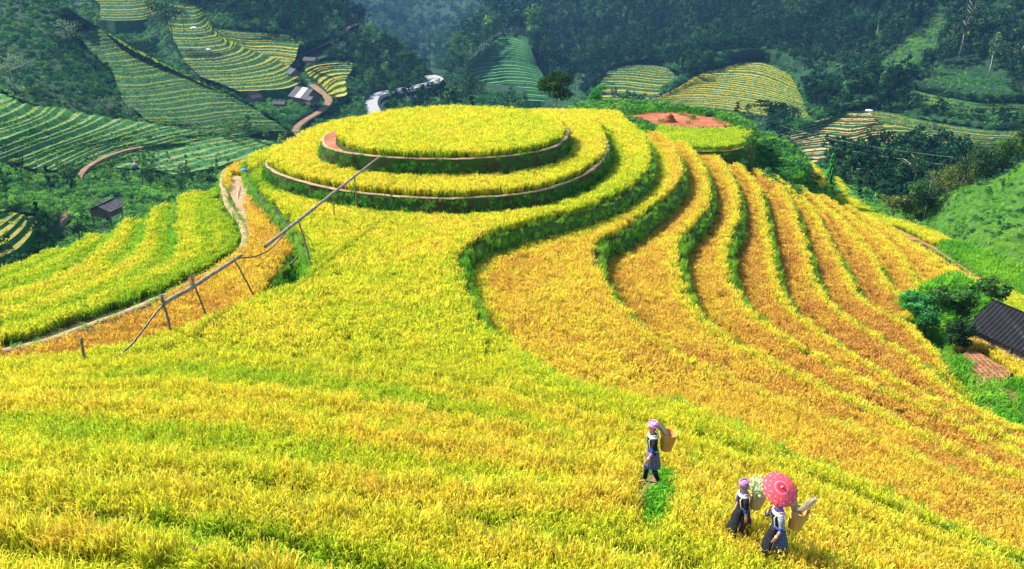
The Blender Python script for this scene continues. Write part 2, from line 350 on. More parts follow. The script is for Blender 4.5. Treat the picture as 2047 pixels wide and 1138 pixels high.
# left flank
LZ = [-16, -16.8, -17.1, -17.9, -18.7, -19.5, -20.3, -21.1]
LL = {1: [(470, 334), (446, 346), (442, 372), (450, 405), (472, 440), (486, 470), (484, 492), (466, 514), (400, 556), (300, 604), (200, 644), (100, 678), (0, 704), (-250, 745)],
      2: [(350, 388), (344, 420), (345, 460), (350, 482), (330, 512), (250, 556), (120, 610), (0, 650), (-250, 700)],
      3: [(300, 408), (284, 440), (275, 475), (250, 510), (180, 555), (80, 592), (0, 615), (-250, 668)],
      4: [(240, 435), (215, 470), (180, 505), (120, 540), (0, 585), (-250, 640)],
      5: [(170, 465), (120, 500), (60, 530), (0, 553), (-250, 610)],
      6: [(90, 495), (40, 518), (0, 532), (-250, 590)]}
for j in range(1, 7):
    lip = pxline(LL[j], LZ[j], dz=0 if j == 1 else .45)
    a = lip[0]; cl0 = [(-17, 68), (-8, 64)] if j == 1 else [(a[0]+2.5*j/2, a[1]+2.5), (-14, 66)]
    slab('left%d' % j, lip[::-1], cl0+[(-12, 46), (-12, 25), (-12, 5), (-45, 2), (lip[-1][0]-2, lip[-1][1]-10)], LZ[j], [0, .68, .20, .24, .32, .24, .2][j], 'left' if j > 1 else 'leftorange')
# low strips beyond the right flank
def slabpx(name, P, z, ripe, grp, h=1.0):
    C_ = catmull(P, 6, True); W = at_z(C_[:, 0], C_[:, 1], z)[:, :2]; return slab(name, np.vstack([W, W[:1]]), [], z, ripe, grp, h)
slabpx('spur', [(1590, 360), (1600, 322), (1622, 330), (1640, 345), (1656, 372), (1640, 384), (1600, 384)], -24.6, .55, 'strip', 1.6)
slabpx('strip', [(1640, 400), (1655, 360), (1680, 362), (1712, 400), (1770, 436), (1830, 452), (1895, 478), (1960, 520), (2060, 575), (2200, 650), (2200, 760), (2060, 690), (1985, 640), (1900, 560), (1760, 470)], -28.2, .33, 'strip')
slabpx('lowfield', [(1880, 492), (1910, 482), (1980, 508), (2080, 548), (2250, 620), (2250, 700), (2080, 606), (1985, 560), (1920, 520)], -27.9, 0, 'bare', .5)
slabpx('yardstrip', [(1895, 700), (1925, 675), (1960, 672), (2010, 705), (2080, 750), (2200, 800), (2200, 900), (2060, 850), (1990, 815), (1930, 770)], -23.5, .5, 'yard')
slabpx('yard', [(1900, 735), (1940, 700), (1990, 730), (2060, 780), (2200, 850), (2200, 1000), (2060, 905), (1980, 850), (1925, 790)], -23.3, .5, 'bare')
slabpx('redtop', [(1140, 222), (1180, 208), (1260, 206), (1340, 212), (1420, 224), (1480, 240), (1508, 262), (1500, 285), (1470, 300), (1400, 303), (1320, 292), (1240, 262), (1160, 240)], -18.9, .2, 'redtop', 3.5)
slabpx('greenstep', [(1500, 275), (1530, 272), (1590, 300), (1612, 330), (1606, 352), (1560, 358), (1500, 335), (1440, 312)], -22.0, .1, 'bare', 3.5)
slabpx('redlow', [(1470, 345), (1480, 300), (1560, 300), (1640, 340), (1670, 380), (1640, 405), (1560, 385)], -25.6, .1, 'bare', 3.5)
# --- raster of the levels
GX0, GX1, GY0, GY1, GS = -75., 95., -12., 125., .25
nx = int((GX1-GX0)/GS); ny = int((GY1-GY0)/GS)
LEV = np.full((ny, nx), -99.0); SID = np.full((ny, nx), -1, int)
gx = GX0+(np.arange(nx)+.5)*GS
for i, s in enumerate(SLABS):
    P = s['poly']; Q = np.roll(P, -1, 0)
    j0 = max(0, int((P[:, 1].min()-GY0)/GS)); j1 = min(ny-1, int((P[:, 1].max()-GY0)/GS)+1)
    for j in range(j0, j1+1):
        y = GY0+(j+.5)*GS; m = (P[:, 1] > y) != (Q[:, 1] > y)
        if not m.any(): continue
        xs = np.sort(P[m, 0]+(y-P[m, 1])*(Q[m, 0]-P[m, 0])/(Q[m, 1]-P[m, 1]))
        for a, b in zip(xs[::2], xs[1::2]):
            ia = max(0, int(math.ceil((a-GX0)/GS-.5))); ib = min(nx, int(math.ceil((b-GX0)/GS-.5)))
            if ib > ia:
                r = slice(ia, ib); mm = LEV[j, r] < s['z']; LEV[j, r] = np.where(mm, s['z'], LEV[j, r]); SID[j, r] = np.where(mm, i, SID[j, r])
def lookup(x, y):
    i = np.clip(((np.asarray(x)-GX0)/GS).astype(int), 0, nx-1); j = np.clip(((np.asarray(y)-GY0)/GS).astype(int), 0, ny-1)
    return LEV[j, i], SID[j, i]
# --- slab meshes: flat tread, sloping bank
def tess(P): return [tuple(t) for t in tessellate_polygon([[Vector((p[0], p[1], 0)) for p in P]])]
def offset(P, d):
    T = np.roll(P, -1, 0)-np.roll(P, 1, 0); T /= np.maximum(np.linalg.norm(T, axis=1), 1e-6)[:, None]
    return P+np.stack([T[:, 1], -T[:, 0]], -1)*d
LABEL = {'top': 'round flat top terrace of the hill', 'ring': 'ring terrace around the round top', 'saddle': 'wide central terrace between the round top and the near slope'}
BANKPTS = []
for i, s in enumerate(SLABS):
    P = s['poly']; n = len(P); A = .5*np.sum(P[:, 0]*np.roll(P[:, 1], -1)-np.roll(P[:, 0], -1)*P[:, 1])
    if A < 0: P = P[::-1].copy(); s['poly'] = P
    P = P+np.random.default_rng(i).normal(0, .02, P.shape); sgn = 1
    R = [(P, s['z'])]; h = s['h']
    jit = (fbm(P[:, 0]*1.3, P[:, 1]*1.3, i)-.5)[:, None]*.5
    O1 = offset(P, 1.0)-P
    rows = [np.c_[P, np.full(n, s['z'])], np.c_[P+O1*(.05+jit*.3), np.full(n, s['z']-.12)], np.c_[P+O1*(.16+jit), np.full(n, s['z']-h*.5)], np.c_[P+O1*(.34+jit), np.full(n, s['z']-h)]]
    V = np.vstack(rows); Fc = [t for t in tess(P)]; mi = [0]*len(Fc)
    for r in range(3):
        for k in range(n):
            q = (k+1) % n; Fc.append((r*n+k, (r+1)*n+k, (r+1)*n+q, r*n+q)); mi.append(1)
    tm = {'redtop': REDM, 'bare': GRASSY}.get(s['grp'], SOIL)
    o = obj('terrace', V, Fc, [tm, BANKM if s['grp'] in ('ring', 'top', 'redtop') else GRASSY], None, False, mi); tag(o, kind='structure')
    # points on the banks for weeds
    L = resample(np.vstack([P, P[:1]]), .16); O = offset(L[:-1], 1.0)-L[:-1]; L = L[:-1]
    for rep in range(3):
        dn = RNG.uniform(0, 1, len(L)); keepf = RNG.random(len(L)) < (.9 if s['grp'] not in ('top',) else .8)
        off = -.35+dn*.75 if rep == 0 else .02+dn*.32
        zz = np.where(off < 0, s['z'], s['z']-h*np.clip(off/.34, 0, 1)) if rep else np.where(off < 0, s['z'], s['z']-h*off/.4)
        p = L+O*off[:, None]+RNG.normal(0, .05, L.shape)
        q = L+O*.5; lv, sid = lookup(q[:, 0], q[:, 1]); ok = (lv < s['z']-.2) & keepf
        lv2, _ = lookup(p[:, 0], p[:, 1]); ok &= zz > lv2-.05
        if s['grp'] == 'top' and rep == 0: ok &= RNG.random(len(L)) < .15
        if s['grp'] == 'ring' and rep == 0: ok &= (off > .04) | (RNG.random(len(L)) < .10)
        BANKPTS.append(np.c_[p, zz, np.full(len(p), i)][ok])
BANKPTS = np.vstack(BANKPTS)
# --- body of the hill under and around the slabs
cs = 1.0; hx = np.arange(-75, 95.1, cs); hy = np.arange(-12, 125.1, cs); HX, HY = np.meshgrid(hx, hy)
lv, sid = lookup(HX, HY); ins = lv > -90
mn = lv.copy()
for dx in (-.8, 0, .8):
    for dy in (-.8, 0, .8):
        l2, _ = lookup(HX+dx, HY+dy); mn = np.minimum(mn, np.where(l2 > -90, l2, mn))
base = np.where(ins, mn-.7, 0.)
pi = np.argwhere(ins); pz = mn[ins]-.5; px_ = np.c_[HX[ins], HY[ins]]
out = np.argwhere(~ins)
for a in range(0, len(out), 1500):
    ij = out[a:a+1500]; q = np.c_[HX[ij[:, 0], ij[:, 1]], HY[ij[:, 0], ij[:, 1]]]
    d = np.sqrt(((q[:, None, :]-px_[None])**2).sum(-1)); hgt = pz[None]-d*.85
    base[ij[:, 0], ij[:, 1]] = hgt.max(1)
base = np.where(ins, base, base-.2+(fbm(HX*.25, HY*.25, 5)-.5)*1.6)
base = np.maximum(base, -75)
V = np.stack([HX, HY, base], -1).reshape(-1, 3); nc = len(hx); nr = len(hy)
Fc = [(r*nc+c, r*nc+c+1, (r+1)*nc+c+1, (r+1)*nc+c) for r in range(nr-1) for c in range(nc-1)]
tag(obj('hill', V, Fc, [GRASSY], None, True), kind='structure')
def hz(x, y):
    i = np.clip((np.asarray(x)-hx[0])/cs, 0, nc-1.001); j = np.clip((np.asarray(y)-hy[0])/cs, 0, nr-1.001); a = i.astype(int); b = j.astype(int); u = i-a; v = j-b
    return (base[b, a]*(1-u)+base[b, a+1]*u)*(1-v)+(base[b+1, a]*(1-u)+base[b+1, a+1]*u)*v
def ground(x, y):
    l, _ = lookup(x, y); return np.where(l > -90, l, hz(x, y))
# --- rice
NOT_RICE = [[(1296, 948), (1340, 955), (1340, 1010), (1334, 1068), (1282, 1072), (1266, 1010), (1284, 965)], [(1770, 452), (1800, 460), (1880, 500), (1960, 550), (2015, 592), (1985, 592), (1900, 538), (1800, 474)]]
TRACK = [(462, 350), (490, 352), (500, 380), (492, 420), (505, 470), (500, 500), (470, 516), (400, 560), (300, 630), (150, 686), (0, 726), (0, 694), (300, 596), (400, 548), (470, 500), (480, 470), (450, 420)]
g = .175; X, Y = np.meshgrid(np.arange(GX0, GX1, g), np.arange(GY0, GY1, g)); X = X.ravel()+RNG.uniform(-.09, .09, X.size); Y = Y.ravel()+RNG.uniform(-.09, .09, Y.size)
z, sid = lookup(X, Y); u, v, dep = proj(np.stack([X, Y, z], -1))
ok = (sid >= 0) & (dep > 5) & (u > -200) & (u < 2250) & (v < 1300) & (v > -100)
X, Y, z, sid, u, v, dep = [a[ok] for a in (X, Y, z, sid, u, v, dep)]
edge = np.zeros(len(X), bool)
for a in range(8):
    t = a*math.pi/4; R = np.where(z > -15.9, .30, .36); l2, _ = lookup(X+R*math.cos(t), Y+R*math.sin(t)); edge |= np.abs(l2-z) > .05
far = dep > 34
keep = ~edge & np.where(far, RNG.random(len(X)) < .62, True)
for P in NOT_RICE+[TRACK]: keep &= ~inpoly(u, v, P)
GR = np.array([s['grp'] for s in SLABS])[sid]
RP = np.array([s['ripe'] for s in SLABS])[sid]; RP = np.where(GR == 'redtop', .12, RP)
keep &= ~((GR == 'bare') | ((GR == 'redtop') & ~inpoly(u, v, [(1312, 258), (1400, 266), (1480, 262), (1505, 268), (1500, 290), (1470, 303), (1400, 306), (1315, 292)])))
keep &= ~((GR == 'top') & (np.hypot(X-cx, (Y-cy)) > 8.0) & (X < cx-3))
big = fbm(X*.09, Y*.09, 3)-.5; mid = fbm(X*.5, Y*.5, 9, 2)-.5
tone = RP+big*.34+mid*.22+RNG.normal(0, .08, len(X))
# greener along the seams of the saddle and near terraces
seam = np.zeros(len(X), bool)
for a in range(8):
    t = a*math.pi/4; l2, _ = lookup(X+1.3*math.cos(t), Y+1.3*math.sin(t)); seam |= l2 < z-.05
tone = np.where(seam & (GR == 'saddle'), tone-.12*RNG.random(len(X)), tone); 
lipn = np.zeros(len(X), bool)
for a in range(8):
    t = a*math.pi/4; l2, _ = lookup(X+.75*math.cos(t), Y+.75*math.sin(t)); lipn |= l2 < z-.05
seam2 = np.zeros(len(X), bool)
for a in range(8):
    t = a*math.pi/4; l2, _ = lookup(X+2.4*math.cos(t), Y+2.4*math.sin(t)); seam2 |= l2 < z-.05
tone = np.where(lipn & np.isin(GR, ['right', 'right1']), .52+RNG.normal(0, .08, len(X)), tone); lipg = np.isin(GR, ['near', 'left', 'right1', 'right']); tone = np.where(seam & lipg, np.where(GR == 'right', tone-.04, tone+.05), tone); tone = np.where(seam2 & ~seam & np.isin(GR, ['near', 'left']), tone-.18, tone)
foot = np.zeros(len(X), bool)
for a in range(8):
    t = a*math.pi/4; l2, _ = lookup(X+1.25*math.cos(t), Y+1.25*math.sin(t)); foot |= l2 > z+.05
tone = np.where(foot & np.isin(GR, ['near', 'saddle', 'left', 'right1']), tone-.22, tone)  # shade below each step put into the rice tone at the bank foot
foot &= np.isin(GR, ['near', 'left', 'saddle', 'right'])
foot |= False; HS = np.where(foot, np.where(GR == 'left', .8, .5), np.where(lipn & lipg, np.where(GR == 'left', 1.05, 1.2), 1.0))
PTS = np.stack([X, Y, z], -1)
RL = {'top': 'yellow rice standing on the round top terrace', 'ring': 'yellow rice in the ring terrace below the round top', 'saddle': 'yellow-green rice filling the wide central terrace',
      'right1': 'golden rice on the first curved terrace right of the wide central one', 'right': 'ripe orange-brown rice on the curved terraces down the right flank', 'near': 'bright yellow rice on the near slope around the three women',
      'left': 'green-yellow rice on the left flank beyond the dirt path', 'leftorange': 'orange ripe rice strip between the dirt path and the green bund', 'strip': 'yellow rice on the low strips behind the right flank',
      'redtop': 'green and yellow rice hedge along the front of the red clay terrace', 'yard': 'thin yellow rice beside the black-roofed shed'}
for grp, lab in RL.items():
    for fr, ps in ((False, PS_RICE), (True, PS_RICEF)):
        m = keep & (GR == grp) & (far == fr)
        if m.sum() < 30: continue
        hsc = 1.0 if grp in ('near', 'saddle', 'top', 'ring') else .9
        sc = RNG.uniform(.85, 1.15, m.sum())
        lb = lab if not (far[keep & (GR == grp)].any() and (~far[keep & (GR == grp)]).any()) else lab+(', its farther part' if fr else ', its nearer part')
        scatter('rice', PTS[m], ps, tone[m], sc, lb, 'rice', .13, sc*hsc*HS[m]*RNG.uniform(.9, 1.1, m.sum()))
# weeds on banks and bunds
u, v, dep = proj(BANKPTS[:, :3]); ok = (dep > 4) & (u > -200) & (u < 2250) & (v < 1300)
BP = BANKPTS[ok]; gi = np.array([s['grp'] for s in SLABS])[BP[:, 3].astype(int)]; BP = BP[(gi != 'near') | (RNG.random(len(BP)) < .35)]; gi = np.array([s['grp'] for s in SLABS])[BP[:, 3].astype(int)]
wt = .68+(fbm(BP[:, 0]*.4, BP[:, 1]*.4, 2)-.5)*.8+RNG.normal(0, .12, len(BP)); wt = np.where(np.isin(gi, ['ring', 'top']), wt-.3, wt)
wt = np.where(np.isin(gi, ['near', 'left', 'saddle', 'right', 'right1']), wt+.16, wt)
scatter('bank_weeds', BP[:, :3], PS_WEED, wt, np.where(np.isin(gi, ['right', 'right1', 'saddle']), RNG.uniform(.55, 1.0, len(BP)), RNG.uniform(.75, 1.3, len(BP))), 'green grass and weeds covering the terrace banks and bunds', 'grass', .35, sclz=np.where(np.isin(gi, ['right', 'right1', 'saddle', 'left']) & (proj(BP[:, :3])[2] < 62) & (proj(BP[:, :3])[1] > 470), RNG.uniform(1.2, 2.6, len(BP)), RNG.uniform(.75, 1.35, len(BP))))
# grass on bare slabs and the hill sides in view
X, Y = np.meshgrid(np.arange(-60, 90, .42), np.arange(8, 124, .42)); X = X.ravel()+RNG.uniform(-.2, .2, X.size); Y = Y.ravel()+RNG.uniform(-.2, .2, Y.size)
lv, sid = lookup(X, Y); zz = np.where(sid >= 0, lv, hz(X, Y)); u, v, dep = proj(np.stack([X, Y, zz], -1))
gg = np.array([s['grp'] for s in SLABS])[sid]; ok = ((sid < 0) | (gg == 'bare')) & (u > -150) & (u < 2200) & (dep > 5) & (v < 1250) & (v > 150) & (zz > -45)
REDPX = [(1228, 238), (1290, 226), (1360, 226), (1430, 235), (1468, 250), (1440, 262), (1330, 256), (1262, 248)]
mred = (gg == 'redtop') & (sid >= 0) & ~inpoly(u, v, [(1312, 258), (1400, 266), (1480, 262), (1505, 268), (1500, 290), (1470, 303), (1400, 306), (1315, 292)]) & (~inpoly(u, v, REDPX) | (fbm(X*1.2, Y*1.2, 4) > .76)) & ~inpoly(u, v, [(1140, 232), (1165, 216), (1225, 210), (1222, 222), (1160, 232)])
PLOUGH = [(1925, 712), (1950, 702), (1985, 722), (2020, 745), (2000, 765), (1955, 768)]
ok = (ok | mred) & ~inpoly(u, v, PLOUGH)
tn = .6+(fbm(X*.2, Y*.2, 8)-.5)*1.1+np.where(mred, -.25, 0)
scatter('grass_cover', np.stack([X, Y, zz], -1)[ok], PS_WEED, tn[ok], RNG.uniform(1.2, 2.4, ok.sum()), 'rough green grass on the unplanted slopes of the hill', 'grass', .3)

def shrubs(poly, n, tone, sc, label, x0, x1, y0, y1, name='low_shrubs'):
    X = RNG.uniform(x0, x1, 60000); Y = RNG.uniform(y0, y1, 60000); Z = ground(X, Y); u, v, dp = proj(np.stack([X, Y, Z], -1)); m = np.zeros(len(X), bool)
    for P in poly: m |= inpoly(u, v, P)
    m = np.flatnonzero(m)[:n]; scatter(name, np.stack([X, Y, Z-.05], -1)[m], PS_BUSH, tone+RNG.normal(0, .18, len(m)), RNG.uniform(.5, 1.3, len(m))*sc, label, 'shrubs')
shrubs([[(1135, 225), (1160, 208), (1260, 203), (1340, 208), (1430, 222), (1490, 240), (1530, 268), (1510, 300), (1500, 262), (1470, 248), (1430, 235), (1360, 222), (1290, 222), (1235, 232), (1330, 262), (1300, 285), (1240, 262), (1190, 245)]], 900, .72, .55, 'ferny shrubs ringing the bare red terrace', 2, 48, 85, 125)
shrubs([[(1490, 262), (1540, 262), (1610, 310), (1625, 360), (1640, 400), (1560, 385), (1440, 315), (1480, 300)]], 900, .45, .65, 'dark shrubs on the bank right of the red terrace', 15, 55, 70, 125)
shrubs([[(1650, 385), (1700, 375), (1760, 400), (1860, 450), (1900, 478), (1830, 455), (1770, 440), (1710, 405)]], 500, .8, .5, 'leafy bright shrubs along the foot of the yellow strip', 20, 60, 70, 110)
# ------------------------------------------------------------------ far hills: smooth sheets through surveyed points (photo pixel, distance)
STK = {}
def sheet(name, rows, n=90, m=50, amp=1.0, freq=.05, mat=None, seed=1, add=True, own='', endamp=1.0):
    G = np.array(rows, float)                                   # R x C x 3
    G[..., 2] = np.log(G[..., 2])
    A = np.stack([resample(catmull(r, 12), n=n) for r in G], 0) # R x n x 3
    B = np.stack([resample(catmull(A[:, k], 12), n=m) for k in range(n)], 1)   # m x n x 3
    W = at_d(B[..., 0], B[..., 1], np.exp(B[..., 2]))
    fade = np.linspace(1, endamp, m)[:, None]; nz = fade*(fbm(W[..., 0]*freq+W[..., 2]*freq*.7, W[..., 1]*freq+W[..., 2]*freq, seed, 5)-.5)*amp
    W[..., 2] += nz; W[..., 0] += fade*(fbm(W[..., 1]*freq, W[..., 2]*freq, seed+5, 4)-.5)*amp
    # the ground meets and carries its terraces and roads
    u, v, dep = proj(W); any_in = np.zeros(u.shape, bool); jobs = [J for key in own for J in STK[key]]; ins_ = []
    for S, poly, mg in jobs: q = inpoly(u, v, poly); ins_.append(q); any_in |= q
    for ph in (0, 1):
        for (S, poly, mg), ii in zip(jobs, ins_):
            pu, pv, _ = proj(S); near = (u > pu.min()-70) & (u < pu.max()+70) & (v > pv.min()-70) & (v < pv.max()+70) & (ii if ph else ~any_in)
            if not near.any(): continue
            q = np.c_[u[near], v[near]]; dd = np.sqrt((q[:, None, 0]-pu[None])**2+(q[:, None, 1]-pv[None])**2); k = dd.argmin(1); dm = dd.min(1)
            y = W[..., 1][near]; yt = S[k, 1]; wg = np.clip(1-dm/mg, 0, 1); wg = wg*wg*(3-2*wg)
            y2 = yt*1.02+1.5 if ph else np.where(dm < 4, yt*1.015+1, y*(1-wg)+(yt*1.012+.5)*wg)
            W[near] *= (y2/y)[:, None]
    Fc = [(r*n+c, (r+1)*n+c, (r+1)*n+c+1, r*n+c+1) for r in range(m-1) for c in range(n-1)]
    if add: tag(obj(name, W.reshape(-1, 3), Fc, [mat or HILLM], None, True), kind='structure')
    return W
def on_sheet(W, dens, inc=None, exc=(), seed=0, vmin=-260):
    """random points on a sheet, `dens` per square metre, kept by photo outline"""
    a = W[:-1, :-1]; b = W[:-1, 1:]; c = W[1:, :-1]; d = W[1:, 1:]
    ar = np.linalg.norm(np.cross(b-a, c-a), axis=-1)
    rg = np.random.default_rng(seed); cnt = rg.poisson(ar*dens); I = np.repeat(np.arange(ar.size), cnt.ravel()); r, q = np.unravel_index(I, ar.shape)
    s = rg.random(len(I))[:, None]; t = rg.random(len(I))[:, None]
    P = (a[r, q]*(1-s)+b[r, q]*s)*(1-t)+(c[r, q]*(1-s)+d[r, q]*s)*t
    u, v, dep = proj(P); ok = (dep > 5) & (u > -300) & (u < 2350) & (v > vmin) & (v < 1200)
    if inc: 
        m = np.zeros(len(P), bool)
        for Q in inc: m |= inpoly(u, v, Q)
        ok &= m
    for Q in exc: ok &= ~inpoly(u, v, Q)
    return P[ok], u[ok], v[ok]
NBRUSH = [0]
def brush(W, dens, tone, scl, label, inc=None, exc=(), ps=None, seed=0, cat='shrubs', sclz=None, nf=.05, name='brush', va=.8):
    P, u, v = on_sheet(W, dens, inc, exc, seed)
    if len(P) < 3: return
    t = tone+(fbm(P[:, 0]*nf, (P[:, 1]+P[:, 2])*nf, seed)-.5)*va+RNG.normal(0, .2, len(P))
    sc = scl*RNG.uniform(.6, 1.35, len(P))*(.75+.5*fbm(P[:, 0]*nf*2, P[:, 1]*nf*2, seed+3))
    scatter(name, P-np.array([0, 0, .15*scl]), ps or PS_BUSH, t, sc, label, cat, .12, sclz=sc*(sclz or 1)); NBRUSH[0] += len(P)
# materials of far terraces
def tread(name, a, b, c): return noise_mat(name, [(.3, a), (.5, b), (.7, c)], .25, .95, 7, .5, 3)
T_GOLD = tread('far_rice', (.20, .20, .03), (.33, .26, .04), (.14, .20, .03))
T_GREEN = tread('far_green_rice', (.05, .13, .03), (.10, .17, .045), (.21, .14, .08))
T_MIX = tread('far_cut_rice', (.20, .13, .04), (.26, .17, .06), (.09, .14, .02))
T_DULL = tread('far_dull_rice', (.09, .11, .02), (.20, .18, .03), (.06, .10, .02))
T_CLAY = tread('far_stubble', (.32, .16, .07), (.40, .26, .12), (.22, .24, .06))
RISER_A = noise_mat('far_green_riser', [(.3, (.014, .07, .022)), (.55, (.03, .13, .03)), (.8, (.07, .20, .04))], .5, .95, 7, .8, 4)
RISER = noise_mat('far_riser', [(.3, (.005, .032, .013)), (.55, (.014, .065, .017)), (.8, (.04, .12, .025))], .5, .95, 7, .8, 4)
TT = {'far_rice': .5, 'far_dull_rice': .36, 'far_green_rice': .10, 'dull_rice': .22, 'far_cut_rice': .45}; FARR = []; FARW = []
def stack(own, keys, n, tm, seed, rm=None, M=70, back=.22, jit=.5, label=None, fringe=None):
    """keys: (z, photo outline of one contour) from top to bottom; n terraces between them, built as treads and risers"""
    Z = np.array([k[0] for k in keys], float); L = np.array([resample(catmull(k[1], 12), n=M) for k in keys]); K = len(keys)
    rows = []; mi = []; rg = np.random.default_rng(seed)
    tt = np.linspace(0, K-1, n); tt[1:-1] += rg.uniform(-.34, .34, n-2)*(K-1)/n
    ws = []
    for t in tt:
        i = min(int(t), K-2); f = t-i; z = Z[i]*(1-f)+Z[i+1]*f; P = L[i]*(1-f)+L[i+1]*f
        W = at_z(P[:, 0], P[:, 1], z)
        s = np.linspace(0, 6, M); W[:, 1] += (vnoise(s*1.3, t*3.1, seed)-.5)*jit*4+(vnoise(s*4, t*7.1, seed+2)-.5)*jit*1.6
        ws.append(W)
    for i in range(n-1):
        A = ws[i]; B = ws[i+1]
        lipA = A.copy(); foot = A*(1-back)+B*back; foot[:, 2] = B[0, 2]
        rows += [lipA, foot]; mi += [1, 0]
    for r in range(len(rows)-1):                                 # plants on treads and banks
        A = rows[r]; B = rows[r+1]; w_ = np.linalg.norm(B-A, axis=1); seg = np.linalg.norm(np.diff(A, axis=0), axis=1)
        for k in range(M-1):
            ar = seg[k]*(w_[k]+w_[k+1])/2; c_ = rg.poisson(ar*(1.5 if mi[r] == 0 else 1.3))
            if not c_: continue
            a = rg.random((c_, 1)); b = rg.random((c_, 1)); p = (A[k]*(1-a)+A[k+1]*a)*(1-b)+(B[k]*(1-a)+B[k+1]*a)*b
            (FARR if mi[r] == 0 and TT.get(tm.name) is not None else FARW).append(np.c_[p, np.full(c_, TT.get(tm.name) or .5), np.full(c_, mi[r])])
    rows.append(ws[-1]); rows.append(ws[-1]-np.array([0, 2, 6.])); mi += [1]
    S = np.vstack([w[::3] for w in ws]); pu, pv, _ = proj(S)
    T_ = [proj(w) for w in ws]; poly = np.vstack([np.c_[T_[0][0], T_[0][1]], [(t[0][-1], t[1][-1]) for t in T_[1:]], np.c_[T_[-1][0], T_[-1][1]][::-1], [(t[0][0], t[1][0]) for t in T_[::-1]]])
    STK.setdefault(own, []).append((S, poly, 60))
    V = np.vstack(rows); R = len(rows); Fc = []; MI = []
    for r in range(R-1):
        for k in range(M-1): Fc.append((r*M+k, (r+1)*M+k, (r+1)*M+k+1, r*M+k+1)); MI.append(mi[r])
    tag(obj('far_terraces', V, Fc, [tm, rm or RISER], None, False, MI), kind='structure')
    return ws
stack('E', [(-58, [(1000, 72), (1030, 74), (1052, 84), (1062, 98)]), (-68, [(925, 140), (960, 125), (1020, 120), (1075, 132)]), (-82, [(935, 215), (980, 206), (1040, 200), (1120, 205)])], 26, tread('pale_crop', (.05, .16, .06), (.07, .20, .07), (.10, .20, .07)), 5, jit=.6, back=.4)
stack('H', [(-68, [(1256, 131), (1290, 130), (1330, 134), (1372, 146)]), (-70.2, [(1215, 143), (1270, 144), (1320, 150), (1368, 152)]), (-73, [(1196, 172), (1245, 173), (1290, 178), (1325, 180)]), (-75, [(1190, 205), (1230, 203), (1270, 205), (1320, 212)])], 17, T_GOLD, 6, jit=.35, back=.65)
stack('H', [(-56, [(1478, 128), (1500, 124), (1535, 128), (1580, 150)]), (-58, [(1400, 148), (1450, 145), (1520, 150), (1595, 180)]), (-60.5, [(1350, 178), (1420, 168), (1520, 182), (1610, 208)]), (-62.8, [(1300, 200), (1400, 196), (1520, 208), (1625, 228)]), (-64.5, [(1285, 212), (1400, 214), (1520, 228), (1640, 246)])], 30, T_GOLD, 7, jit=.4, back=.4)
stack('H', [(-49.5, [(1808, 176), (1870, 190), (1950, 205), (2025, 208), (2250, 216)]), (-52, [(1790, 205), (1850, 212), (1950, 224), (2030, 228), (2250, 240)])], 7, T_GOLD, 8, jit=.3, back=.7)
stack('H', [(-53.2, [(1735, 222), (1780, 226), (1860, 243), (1960, 258), (2040, 262), (2250, 275)]), (-54.6, [(1755, 240), (1800, 246), (1870, 262), (1960, 276), (2035, 280), (2250, 292)]), (-56.8, [(1790, 290), (1840, 285), (1900, 296), (1960, 300), (2035, 305), (2250, 320)])], 11, T_MIX, 9, jit=.5, back=.6)
stack('H', [(-54.5, [(1640, 238), (1690, 226), (1730, 222), (1760, 225), (1790, 230)]), (-56, [(1590, 262), (1650, 246), (1700, 246), (1735, 246), (1790, 240)]), (-57.8, [(1570, 285), (1640, 268), (1700, 274), (1745, 262), (1800, 262)]), (-59.3, [(1562, 305), (1640, 292), (1710, 300), (1770, 285), (1830, 300)]), (-60.6, [(1590, 330), (1650, 322), (1710, 325), (1770, 310), (1850, 325)])], 20, T_CLAY, 10, jit=.5, back=.45)
stack('C', [(-30, [(150, -30), (230, -26), (290, -30), (330, -36)]), (-36, [(200, 8), (250, 8), (290, 4), (310, -4)]), (-41, [(200, 40), (250, 41), (290, 38), (320, 28)])], 13, T_DULL, 20, jit=.3, back=.55)
stack('C', [(-34, [(330, 0), (360, 4), (385, 6), (400, 2)]), (-40, [(335, 50), (370, 52), (400, 48), (415, 36)]), (-44, [(350, 84), (400, 84), (440, 78), (428, 66)]), (-47.5, [(370, 122), (430, 120), (480, 108), (495, 98)]), (-51, [(400, 152), (470, 150), (540, 138), (572, 122)]), (-53, [(480, 182), (530, 180), (575, 176), (603, 164)])], 27, T_DULL, 21, jit=.35, back=.62)
stack('C', [(-43, [(420, 55), (470, 62), (530, 66), (580, 70)]), (-46.5, [(445, 76), (490, 84), (540, 84), (598, 88)]), (-50, [(500, 108), (520, 112), (550, 112), (590, 118)]), (-51.5, [(545, 140), (560, 138), (575, 134), (582, 130)])], 15, T_GOLD, 22, jit=.3, back=.45)
stack('C', [(-52, [(607, 134), (630, 126), (670, 122), (705, 122)]), (-54.5, [(622, 158), (640, 144), (668, 138), (705, 138)]), (-56.5, [(650, 178), (664, 164), (676, 158), (690, 156)]), (-57.5, [(662, 196), (676, 194), (688, 192), (694, 188)])], 11, T_GOLD, 23, jit=.3, back=.4)
stack('B', [(-33.5, [(150, 62), (175, 60), (200, 58), (214, 66)]), (-38, [(178, 100), (215, 97), (255, 92), (272, 104)]), (-42.5, [(225, 140), (270, 142), (330, 134), (352, 142)]), (-46.5, [(238, 190), (300, 188), (380, 176), (440, 180)]), (-50.5, [(290, 238), (370, 236), (450, 225), (515, 222)]), (-54, [(380, 272), (450, 272), (520, 262), (578, 262)])], 30, tread('dull_rice', (.03, .075, .015), (.08, .11, .02), (.12, .13, .03)), 24, jit=.4, back=.62)
